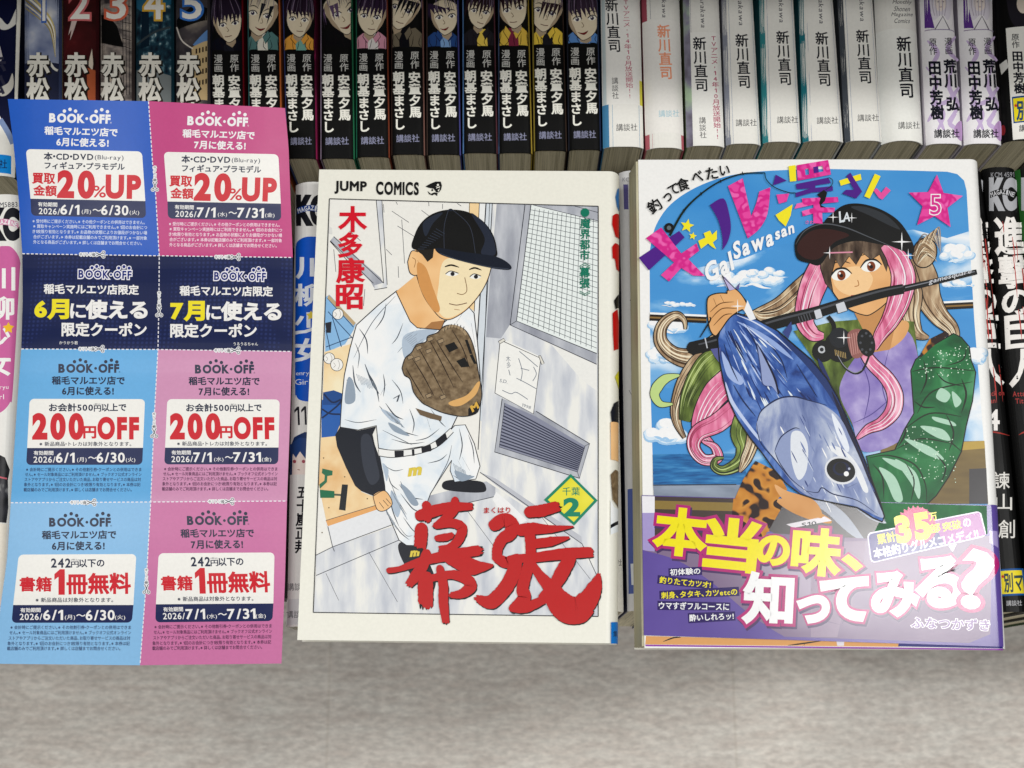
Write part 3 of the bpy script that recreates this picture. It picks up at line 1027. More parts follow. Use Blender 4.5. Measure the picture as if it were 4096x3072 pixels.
for (lt, lb, rt, rb, by, e, er, n0, n1, pc, it, lab) in (
    (726, 748, 880, 919, 707, '#8b8f9c', '#c9cdd4', (820, 165, 836, 436), 0, (792, 895, 604), (806, -190, 820, 127), 'plain white comic spine with grey edge stripe, left neighbour of two teal edged spines'),
    (912, 930, 1080, 1117, 697, '#3a868c', '#dfe3e2', (1021, 150, 1038, 421), 0, (995, 1099, 590), (1008, -195, 1019, 113), 'white comic spine with bright teal edge stripe, left of the two teal edged spines'),
    (1107, 1128, 1276, 1327, 692, '#2c7580', '#dfe3e2', (1214, 155, 1232, 426), 0, (1191, 1297, 593), (1202, -195, 1216, 118), 'white comic spine with deep teal edge stripe, right of the two teal edged spines'),
    (1300, 1336, 1472, 1519, 692, '#4c5158', '#d6dade', (1414, 145, 1433, 413), 0, (1392, 1497, 580), (1404, -200, 1417, 106), 'white comic spine with dark grey edge stripe, beside the wide rounded white spine')):
    b = white_book(lab, lt, lb, rt, rb, by, e, er)
    P = b.pr
    P.part('edge_stripe'); b.strip(0, .13, 0, 1, e)
    P.part('rule'); b.strip(.19, .2, 0, 1, '#8f9ab4'); b.strip(.93, .94, 0, 1, '#8f9ab4')
    P.part('lettering')
    P.vline('新川直司', n0[:2], n0[2:], 66, K, .018)
    P.line('講談社', (pc[0], pc[2] + 1), (pc[1], pc[2] - 1), 35, K, .0)
    italics(P, 'Naoshi Arakawa', it[:2], it[2:], 24)
    b.done()
b = white_book('wide rounded white comic spine with English magazine name above a paper band', 1488, 1522, 1690, 1729, 692, '#8d8f90', '#8d8f90', bulge=.0045, pw=2.6)
P = b.pr
P.part('paper_band'); b.strip(0, 1, 0, vis(b, 140), '#efede7')
P.part('lettering')
for s, y, l in (('Monthly', 12, 92), ('Shonen', 43, 78), ('Magazine', 73, 104), ('Comics', 102, 76)):
    italics(P, s, (1612 - l / 2, y), (1612 + l / 2, y + 1), 24 if s != 'Comics' else 22, '#3a3a40')
P.vline('新川直司', (1618, 178), (1637, 484), 74, K, .022)
P.line('講談社', (1592, 618), (1698, 616), 36, K, .0)
b.done()
for dx, lab in ((0, 'lilac patterned white comic spine, left one of two alike'), (193, 'lilac patterned white comic spine, right one of two alike, beside a black spine')):
    b = white_book(lab, 1706 + dx * .96, 1737 + dx * .97, 1868 + dx * .97, 1914 + dx * 1.01, 707, '#cfc9d4', '#cfc9d4', base='#ebe8ea')
    P = b.pr
    P.part('picture')
    q = (1712 + dx, 1866 + dx)
    P.poly([(q[0] + 4, -200), (q[1] - 6, -200), (q[1] - 2, 152), (q[0] + 12, 156)], '#e8e4e6')
    P.poly([(q[0] + 4, -200), (q[0] + 46, -200), (q[0] + 40, 60), (q[0] + 60, 140), (q[0] + 10, 140)], '#5d3b86')
    P.poly([(q[0] + 36, -40), (q[0] + 84, -80), (q[1] - 14, -40), (q[1] - 14, 60), (q[1] - 30, 100), (q[0] + 96, 70), (q[0] + 50, 96)], '#d9d3dc', True)
    P.disc((q[0] + 88, 12), 30, '#eaded6', 18, ry=44)
    P.stroke([(q[0] + 74, 10), (q[0] + 84, 7)], 4, '#6a5a66', smooth=False)
    P.stroke([(q[0] + 95, 7), (q[0] + 106, 9)], 4, '#6a5a66', smooth=False)
    P.stroke([(q[0] + 82, 34), (q[0] + 96, 34)], 3, '#a3766e', smooth=False)
    for k in range(5):
        P.stroke([(q[0] + 52 + 14 * k, -60), (q[0] + 48 + 17 * k, 20), (q[0] + 60 + 12 * k, 78)], 4, '#b4a9b8')
    P.stroke([(q[0] + 60, 148), (q[0] + 100, 80), (q[1] - 20, 148)], 5, '#5a5260', smooth=False)
    for c in ([(10, 330), (60, 400), (40, 480), (90, 560), (60, 640)], [(150, 300), (120, 420), (160, 520), (110, 600)], [(30, 520), (110, 500), (170, 430)], [(10, 600), (50, 560), (90, 640)], [(170, 640), (120, 610), (150, 560)], [(20, 200), (70, 260), (30, 330)], [(160, 180), (120, 240), (168, 300)]):
        P.stroke([(1722 + dx + x + y * .028 - 12, y) for x, y in c], 22, '#c7b2d6', taper=(.3, .5))
    P.poly([(1880 + dx, 610), (1904 + dx, 600), (1906 + dx, 690), (1884 + dx, 680), (1866 + dx, 650)], '#b592c0', True)
    P.part('rule')
    P.stroke([(1722 + dx, 153), (1868 + dx, 156)], 4, '#8a7c9c', smooth=False)
    P.part('lettering')
    P.vline('原作', (1762 + dx, 187), (1766 + dx, 272), 40, K, .01)
    P.vline('田中芳樹', (1770 + dx, 298), (1787 + dx, 590), 66, K, .04)
    P.vline('漫画', (1838 + dx, 184), (1843 + dx, 270), 40, K, .01)
    P.vline('荒川', (1846 + dx, 292), (1854 + dx, 432), 64, K, .04)
    P.vline('弘', (1860 + dx, 476), (1862 + dx, 548), 66, K, .04)
    P.line('講談社', (1770 + dx, 659), (1893 + dx, 657), 42, K, .02)
    b.done()
b = white_book('black comic spine with white author label and yellow emblem, rightmost of the upper row', 2078, 2120, 2292, 2332, 690, '#3f3b3a', '#3f3b3a', base='#1b1b1e', bulge=.003)
P = b.pr
P.part('picture')
P.poly([(2128, -60), (2200, -80), (2290, -60), (2290, 60), (2250, 130), (2170, 130), (2136, 60)], '#2c2a30', True)
P.disc((2210, 20), 34, '#dccfc0', 18, ry=46)
P.part('edge_stripe')
P.disc((2108, 642), 12, '#7d2a2e', 12, ry=26)
P.part('author_label')
P.poly([(2122, 140), (2310, 138), (2330, 690), (2158, 690)], '#e9e7e0')
P.part('edge_stripe')
P.poly([(2090, 320), (2126, 292), (2136, 330), (2100, 370)], '#dcdad4')
P.part('emblem')
P.poly([(2152, 478), (2330, 474), (2336, 606), (2160, 608)], '#1d4a80')
P.poly([(2158, 486), (2330, 482), (2334, 598), (2166, 600)], '#e6d428')
P.star((2172, 520), 12, '#c2402c')
P.line('別マ', (2176, 545), (2300, 542), 92, '#2a4a6a', .03)
P.part('lettering')
P.vline('原作', (2168, 165), (2172, 238), 40, K, .01)
P.vline('田中芳樹', (2178, 250), (2192, 462), 56, K, .034)
P.vline('漫画', (2252, 165), (2256, 238), 40, K, .01)
P.vline('荒川弘', (2262, 250), (2272, 440), 56, K, .034)
P.line('講談社', (2188, 632), (2290, 630), 34, K, .01)
b.done()

# ------------------------------------------------------------------ lower row of spines
GRL = 'comics shelved spine out in the lower row'
def low(lab, tl, tr, bl, br, base, side=None, bulge=0.003, pw=3, z=0.0):
    b = SpineBook(lab, z, bl, br, tl, tr, None, base, side, None, GRL, bulge, pw)
    return b
def kc(P, x0, x1, y0, y1, m, ban, bt, lean=0.0, code=None, cm='#55555c'):
    """the two tall capitals with an arched banner across them"""
    w = x1 - x0
    P.part('emblem')
    dx = (y1 - y0) * lean
    P.box('K', x0, y0, x0 + w * .46, y1, m, .075)
    P.box('C', x0 + w * .52 + dx * .3, y0, x1 + dx * .3, y1, m, .075)
    my = (y0 + y1) / 2
    top = [(x0 - w * .02 + w * 1.04 * t, my - 8 - 14 * math.sin(math.pi * t)) for t in (0, .25, .5, .75, 1)]
    bot = [(x, y + 24) for x, y in reversed(top)]
    P.poly(top + bot, ban)
    n = 8
    for i, ch in enumerate('MAGAZINE'):
        t = (i + .5) / n
        cx, cy = x0 + w * t, my + 4 - 14 * math.sin(math.pi * t)
        g = .42 * w / n
        P.box(ch, cx - g * (0.5 if ch == 'I' else 1), cy - 9, cx + g * (0.5 if ch == 'I' else 1), cy + 9, bt, .02, rot=-0.35 * math.cos(math.pi * t))
    if code:
        P.part('code')
        P.line(code, (x0 + 2, y0 - 22), (x1 - 2, y0 - 24), 20, cm, .01)

# pink comic at the left edge
b = low('white comic spine with pink rounded panel, left of the coupon sheet', (-58, 777), (96, 777), (-128, 2490), (24, 2490), '#e6e4de', '#d9d6d0', .004, 2.6)
P = b.pr
kc(P, -42, 72, 842, 952, '#26262c', '#d58fae', '#f2eeee', code='KCM5883')
P.part('panel')
P.poly([(-60, 1640), (-48, 1120), (-40, 1040), (-10, 992), (20, 984), (50, 992), (80, 1040), (78, 1120), (52, 1560), (40, 1610), (10, 1645), (-30, 1660)], '#c9659c', True)
P.part('lettering')
W = '#f1ede9'
P.box('川', -40, 1072, 58, 1160, W, .03)
P.box('柳', -46, 1188, 54, 1276, W, .03)
P.box('少', -48, 1298, 38, 1390, W, .03)
P.box('女', -56, 1412, 40, 1500, W, .03)
P.star((34, 1312), 24, '#eebb30', inner=.55)
P.line('Senryu', (-40, 1552), (34, 1550), 20, W, .0)
P.line('Girl', (-36, 1588), (16, 1587), 20, W, .0)
P.part('picture')
P.poly([(-95, 1830), (-20, 1810), (20, 1830), (40, 1880), (32, 1920), (34, 2030), (26, 2092), (-110, 2092)], pattern('mono_print', [(0.4, '#18181b'), (0.56, '#3c3c40'), (0.66, '#b9b7b4')], (2, .8, 1), 90, 3))
P.stroke([(-20, 1905), (28, 1915)], 6, '#c4646e', smooth=False)
P.poly([(-118, 2096), (28, 2096), (14, 2420), (-122, 2420)], '#ebe2d2')
b.done()

# blue comic between coupon and baseball cover
b = low('white comic spine with blue panel, standing between coupon sheet and baseball cover', (1177, 727), (1327, 727), (1140, 2506), (1290, 2506), '#dcdad6', '#c9c7c3', .0042, 2.4)
P = b.pr
kc(P, 1190, 1296, 790, 893, '#222226', '#1f3c7d', '#d9dce2')
P.part('panel')
P.poly([(1184, 985), (1190, 966), (1215, 950), (1250, 946), (1285, 952), (1306, 975), (1312, 1020), (1302, 1540), (1298, 1570), (1280, 1596), (1240, 1606), (1200, 1600), (1184, 1580), (1180, 1540), (1182, 1020)], '#1453b8', True)
P.part('lettering')
W = '#d8dbe2'
P.box('川', 1186, 1031, 1296, 1112, W, .03)
P.box('柳', 1180, 1138, 1292, 1222, W, .03)
P.box('少', 1180, 1252, 1290, 1336, W, .03)
P.box('女', 1178, 1356, 1288, 1446, W, .03)
P.star((1244, 1262), 20, '#d8c04a', inner=.55)
P.line('Senryu', (1170, 1496), (1250, 1494), 22, W, .0)
P.line('Girl', (1180, 1528), (1240, 1527), 22, W, .0)
P.line('11', (1178, 1664), (1226, 1662), 74, '#2a2a30', .0)
P.part('picture')
P.poly([(1160, 1900), (1162, 1790), (1176, 1750), (1220, 1728), (1270, 1734), (1296, 1780), (1290, 1904)], '#23365f', False)
P.poly([(1168, 1900), (1170, 1810), (1190, 1800), (1230, 1800), (1250, 1830), (1244, 1900)], '#e3d3cb')
P.poly([(1160, 1780), (1200, 1750), (1250, 1760), (1262, 1850), (1240, 1815), (1222, 1835), (1200, 1806), (1184, 1832), (1172, 1815), (1164, 1850)], '#2b4274')
for x in (1178, 1214):
    P.disc((x, 1846), 7, '#a04a58', 12)
P.stroke([(1190, 1878), (1200, 1880)], 3, '#8a5a55', smooth=False)
P.part('lettering')
P.vline('五十嵐正邦', (1214, 1942), (1204, 2214), 52, '#1f1f24', .03)
P.line('講談社', (1148, 2348), (1236, 2346), 30, '#4a4a50', .0)
P.part('foot_label')
P.poly([(1148, 2398), (1284, 2398), (1282, 2500), (1146, 2500)], ink('#cfd0d0', 'gloss'))
P.part('lettering')
P.line('講談社', (1146, 2458), (1232, 2456), 30, '#4a4a50', .0)
b.done()

# two white comics peeping over the baseball cover, one beside it
b = low('white comic spine peeping over the top right of baseball cover, left one of two', (2206, 699), (2326, 699), (2234, 2445), (2358, 2445), '#eae6dc', None, .0035, 2.6)
b.done()
b = low('white comic spine peeping over the top right of baseball cover, right one of two', (2336, 690), (2458, 692), (2372, 2445), (2497, 2445), '#e6e3da', None, .0035, 2.6)
b.pr.part('lettering')
b.pr.line('講談社', (2420, 2250), (2488, 2250), 26, '#4a4a50', .0)
b.done()
b = low('grey white comic spine with purple block in the gap between the two front covers', (2478, 682), (2600, 682), (2512, 2443), (2636, 2443), '#d9d8d8', '#3a3f5c', .003, 3, -0.004)
P = b.pr
P.part('code')
P.line('KC', (2490, 718), (2516, 718), 16, '#8a8a92', .0)
P.part('panel')
P.poly([(2493, 738), (2512, 738), (2514, 838), (2496, 838)], '#5f5a8c')
P.poly([(2518, 758), (2560, 750), (2562, 800), (2522, 800)], '#d8d8dc')
P.part('picture')
for y in (925, 1070, 1200):
    P.stroke([(2520, y), (2528, y + 6), (2524, y + 14)], 5, '#33333a')
P.stroke([(2516, 1560), (2528, 1580), (2550, 1590)], 2, '#77777f')
P.part('panel')
P.poly([(2510, 1957), (2620, 1957), (2628, 2376), (2514, 2376)], '#5a68a4')
P.poly([(2522, 2255), (2600, 2255), (2602, 2340), (2526, 2340)], '#e0e2e4')
P.part('lettering')
P.vline('講談社', (2544, 2290), (2546, 2336), 14, '#5a8a8c', .0)
b.done()

# dark comics on the right
def titan(lab, tl, tr, bl, br, code, num, deep):
    b = low(lab, tl, tr, bl, br, '#1a1a1d', '#121214', .0028, 3)
    P = b.pr
    def L(u, y):
        t = (y - tl[1]) / (bl[1] - tl[1])
        l, r = tl[0] + (bl[0] - tl[0]) * t, tr[0] + (br[0] - tr[0]) * t
        return l + (r - l) * u
    kc(P, L(.14, 720), L(.90, 720), 722, 832, '#a9aaae', '#1a1a1d', '#c3c3c6', .1, code, '#8a8a8e')
    P.part('title')
    for ch, y0, y1 in (('進', 872, 1014), ('撃', 1024, 1150), ('の', 1162, 1256), ('巨', 1268, 1392), ('人', 1400, 1542)):
        ym = (y0 + y1) / 2
        P.box(ch, L(.10, ym), y0, L(.96, ym), y1, '#e9e5e0', .034, rot=-.04)
    for k in range(14):
        u = rnd.choice([.40, .58, .64, .70, .86, .9]) + rnd.uniform(-.03, .03)
        y = 876 + 600 * rnd.random()
        q = rnd.uniform(40, 190)
        P.stroke([(L(u, y), y), (L(u + .01, y + q * .5), y + q * .5), (L(u + rnd.uniform(-.02, .02), y + q), y + q)], rnd.uniform(1.5, 7), '#b2433f', taper=(.6, .1))
    for k in range(40):
        u, y = rnd.uniform(.1, .95), 876 + 660 * rnd.random()
        P.disc((L(u, y), y), rnd.uniform(1, 4), '#1f1e20', 7, .4)
    P.part('lettering')
    P.line('Attack on', (L(.10, 1575), 1577), (L(.92, 1575), 1571), 20, '#a8413f', .01)
    P.line('Titan', (L(.16, 1603), 1605), (L(.6, 1603), 1602), 20, '#a8413f', .01)
    if num: P.box(num, L(.22, 1680), 1640, L(.66, 1680), 1720, '#ece8e4', .02)
    P.stroke([(L(.15, 1735), 1740), (L(.4, 1735), 1728), (L(.95, 1745), 1742)], 6, '#9c3a34', taper=(.2, .2))
    for ch, y0, y1 in (('諫', 1888, 1956), ('山', 1976, 2040), ('創', 2080, 2152)):
        ym = (y0 + y1) / 2
        P.box(ch, L(.24, ym), y0, L(.80, ym), y1, '#dedbd5', .008)
    P.part('emblem')
    P.poly([(L(.08, 2278), 2278), (L(.94, 2278), 2274), (L(.94, 2382), 2382), (L(.08, 2382), 2386)], '#21508c')
    P.poly([(L(.13, 2286), 2285), (L(.90, 2286), 2282), (L(.90, 2374), 2374), (L(.13, 2374), 2377)], '#e3d034')
    P.star((L(.22, 2306), 2306), 10, '#b6402c')
    P.line('別マ', (L(.24, 2330), 2332), (L(.88, 2330), 2328), 74, '#3a4a4a', .03)
    P.part('lettering')
    P.line('講談社', (L(.24, 2412), 2413), (L(.78, 2412), 2411), 22, '#b9b9bc', .0)
    b.done()
titan('black comic spine numbered 4, half hidden behind the fishing cover', (3812, 690), (3932, 678), (4001, 2448), (4117, 2448), 'KCM4169', '4', 0)
titan('black comic spine with code 4591 and red streaked white title, right of the fishing cover', (3938, 668), (4066, 668), (4134, 2448), (4262, 2448), 'KCM 4591', '', 1)
b = low('black comic spine with green edge, cut off at the right edge of the lower row', (4070, 672), (4196, 672), (4270, 2448), (4396, 2448), '#1a211b', '#2f4a2c', .003, 3)
b.pr.part('edge_stripe')
b.strip(0, .12, 0, 1, '#2c5a2c')
b.pr.part('emblem')
b.pr.box('K', 4090, 722, 4140, 832, '#a9aaae', .07)
b.done()

# ------------------------------------------------------------------ the sheet of eight coupons
def piece(xs, vs):
    def f(x):
        if x <= xs[0]:
            return vs[0] + (vs[1] - vs[0]) * (x - xs[0]) / (xs[1] - xs[0])
        for i in range(len(xs) - 1):
            if x <= xs[i + 1]:
                return vs[i] + (vs[i + 1] - vs[i]) * (x - xs[i]) / (xs[i + 1] - xs[i])
        return vs[-1] + (vs[-1] - vs[-2]) * (x - xs[-1]) / (xs[-1] - xs[-2])
    return f
def smooth_table(keys, n):
    """resample a smooth curve through (x, v) keys to n straight pieces"""
    c = catmull(keys, 24)
    x0, x1 = c[0][0], c[-1][0]
    f = piece([p[0] for p in c], [p[1] for p in c])
    xs = [x0 + (x1 - x0) * i / n for i in range(n + 1)]
    return xs, [f(x) for x in xs]
YS, YV = smooth_table([(-.118, .0150), (-.10, .0112), (-.075, .0068), (-.05, .0056), (-.02, .0050), (.01, .0048), (.03, .0046), (.05, .0052), (.07, .0088), (.09, .0150), (.112, .0225)], 40)
XS, XV = smooth_table([(-.197, -.0042), (-.187, -.0014), (-.175, .0004), (-.158, .0010), (-.137, -.0003), (-.12, .0004), (-.10, .0008), (-.09, .0002), (-.082, -.0012)], 24)
def kink(y):
    a = max(0, 1 - abs(y - .0125) / .010) * .0007 + max(0, 1 - abs(y + .044) / .012) * .0009 - max(0, 1 - abs(y - .047) / .010) * .0006
    return a
YV = [v + kink(y) for y, v in zip(YS, YV)]
FY, FX = piece(YS, YV), piece(XS, XV)
def zsheet(x, y):
    return 0.006 if x is None else FY(y) + FX(x)
scuts = [((0, y), (0, 1)) for y in YS[1:-1]] + [((x, 0), (1, 0)) for x in XS[1:-1]]
sheet = thing('coupon_sheet', 'curling paper sheet of eight blue, navy and pink coupons leaning on the comics', 'coupon sheet', (-.137, -.105, .010))
edge = lambda pts: piece([p[1] for p in pts], [p[0] for p in pts])
LE = edge([(31, 396), (55, 585), (75, 800), (89, 1015), (91, 1200), (85, 1396), (68, 1626), (43, 2011), (29, 2233), (2, 2427), (-20, 2655)])
ME = edge([(594, 404), (611, 663), (623, 782), (637, 1023), (636, 1200), (632, 1398), (618, 1651), (603, 2008), (585, 2330), (560, 2661)])
RE = edge([(1140, 432), (1154, 585), (1171, 1030), (1172, 1200), (1167, 1406), (1159, 1708), (1148, 2004), (1140, 2318), (1126, 2654)])
ROWS = [(396, 404, 432), (1015, 1023, 1030), (1396, 1398, 1406), (2011, 2008, 2004), (2655, 2661, 2654)]
NAVY = '#232b52'
navy = pattern('navy_dots', [(0.0, '#2f3964'), (0.28, '#2b3460'), (0.36, '#232a4e'), (1.0, '#222949')], (1, 1, 1), 620, 0, 0.40, kind='cell', coat=0)
for nd in navy.node_tree.nodes:
    if nd.type == 'TEX_VORONOI':
        nd.inputs['Randomness'].default_value = 0
CC = [['#1d57b8', '#bd3f7c'], [navy, navy], ['#66aadc', '#cc8fb2'], ['#86b8e0', '#c672a0']]
CL = [['royal blue coupon', 'magenta coupon'], ['navy coupon for June', 'navy coupon for July'], ['sky blue coupon', 'pale pink coupon'], ['pale blue coupon', 'rose pink coupon']]
FRM = {(0, 0): (0, 380, .41), (0, 1): (560, 380, .41), (1, 0): (0, 980, .28933), (1, 1): (560, 980, .28933), (2, 0): (0, 1380, .41), (2, 1): (540, 1380, .40994), (3, 0): (0, 1980, .42189), (3, 1): (520, 1980, .42199)}
FINE_A = ['※受付時にご提示ください。※その他クーポンとの併用はできません。', '※買取キャンペーン実施時にはご利用できません。※1回のお会計につ', 'き1枚限り有効となります。※お品物の状態によりお値段がつかない場', '合がございます。※本券は記載店舗のみでご利用頂けます。※一部対象', '外となる商品がございます。※詳しくは店舗までお問合せください。']
FINE_B = ['※会計時にご提示ください。※その他割引券・クーポンとの併用はできま', 'せん。※セール対象商品にはご利用頂けません。※ブックオフ公式オンライン', 'ストアやアプリからご注文いただいた商品、お取り寄せサービスの商品は対', '象外となります。※1回のお会計につき1枚限り有効となります。※本券は記', '載店舗のみでご利用頂けます。※詳しくは店舗までお問合せください。']
def bil(src, dst):
    """map points of one quad's neighbourhood to another's (tl, tr, br, bl)"""
    def inv(p):
        u, v = .5, .5
        for _ in range(25):
            x = (src[0][0] * (1 - u) + src[1][0] * u) * (1 - v) + (src[3][0] * (1 - u) + src[2][0] * u) * v
            y = (src[0][1] * (1 - u) + src[1][1] * u) * (1 - v) + (src[3][1] * (1 - u) + src[2][1] * u) * v
            u += (p[0] - x) / (src[1][0] - src[0][0])
            v += (p[1] - y) / (src[3][1] - src[0][1])
        return u, v
    def f(p):
        u, v = inv(p)
        return ((dst[0][0] * (1 - u) + dst[1][0] * u) * (1 - v) + (dst[3][0] * (1 - u) + dst[2][0] * u) * v,
                (dst[0][1] * (1 - u) + dst[1][1] * u) * (1 - v) + (dst[3][1] * (1 - u) + dst[2][1] * u) * v)
    return f
class WPrint(Print):
    warp = None
    def px(self, p):
        if self.warp:
            p = self.warp(p)
        return (self.fr[0] + p[0] * self.fr[2], self.fr[1] + p[1] * self.fr[2])
RED = '#c9202c'
INKD = '#1d2740'
WH = '#eceae6'
LOGO = [('B', 0, .098), ('O', .128, .276), ('O', .290, .440), ('K', .458, .566), ('・', .588, .640), ('O', .662, .808), ('F', .828, .902), ('F', .926, 1.0)]
def logo(P, a, b, h, dots, m, r=17, out=None):
    P.part('logo')
    def word(wt, m):
        for ch, u0, u1 in LOGO:
            q = (u1 - u0) * .06
            A = (a[0] + (b[0] - a[0]) * (u0 + q), a[1] + (b[1] - a[1]) * u0)
            B = (a[0] + (b[0] - a[0]) * (u1 - q), a[1] + (b[1] - a[1]) * u1)
            if ch == '・':
                P.disc(((A[0] + B[0]) / 2, (A[1] + B[1]) / 2), (B[0] - A[0]) * (.5 if wt < .1 else .85), m)
            else:
                P.line(ch, A, B, h * .92, m, wt)
    if out:
        word(.13, out)
        for d in dots:
            P.disc(d, r * 1.55, out)
    word(.055 if not out else .03, m)
    for d in dots:
        P.disc(d, r, m)
    P.line('®', (b[0] - 2, b[1] + h * .42), (b[0] + 14, b[1] + h * .42), 16, m, .0)
def dates(P, d, L):
    P.part('date_lettering')
    P.line('有効期間', *L[0], 42, WH, .02)
    P.line('2026/', *L[1], 58, WH, .012)
    P.line(d[0], *L[2], 92, WH, .022)
    P.line('(' + d[1] + ')', *L[3], 50, WH, .006)
    P.line('～', *L[4], 20, WH, .02)
    P.line(d[2], *L[5], 92, WH, .022)
    P.line('(' + d[3] + ')', *L[6], 50, WH, .006)
def fine(P, lines, ys, slope, m):
    P.part('small_print')
    for s, (x0, x1, y) in zip(lines, ys):
        P.line(s, (x0, y), (x1, y + slope), 37, m, .016)
BOXA = ((252, 528), (1385, 550), (1425, 1200), (305, 1178))
BOXB = ((232, 555), (1350, 578), (1378, 1225), (272, 1205))
BOXC = ((290, 525), (1415, 528), (1388, 1168), (255, 1170))
BOXD = ((315, 528), (1412, 532), (1397, 1163), (285, 1165))
BOXE = ((178, 565), (1293, 560), (1250, 1210), (110, 1212))
BOXF = ((272, 552), (1370, 545), (1350, 1195), (240, 1207))
MAY = [('6/1', '月', '6/30', '火'), ('7/1', '水', '7/31', '金')]
def cell_mesh(r, c):
    e0, e1 = (LE, ME) if c == 0 else (ME, RE)
    P = Print(zsheet, 'paper', 0, scuts)
    P.part('coupon')
    V, F = [], []
    n = 14
    for j in range(n + 1):
        v = j / n
        ya = ROWS[r][c] * (1 - v) + ROWS[r + 1][c] * v
        yb = ROWS[r][c + 1] * (1 - v) + ROWS[r + 1][c + 1] * v
        a, b = (e0(ya), ya), (e1(yb), yb)
        for i in range(7):
            u = i / 6
            V.append(P.put((a[0] * (1 - u) + b[0] * u, a[1] * (1 - u) + b[1] * u)))
    for j in range(n):
        for i in range(6):
            k = j * 7 + i
            F.append((k, k + 7, k + 8, k + 1))
    P._add(V, F, CC[r][c])
    o = P.build(sheet)['coupon']
    o['label'] = CL[r][c]
    return o
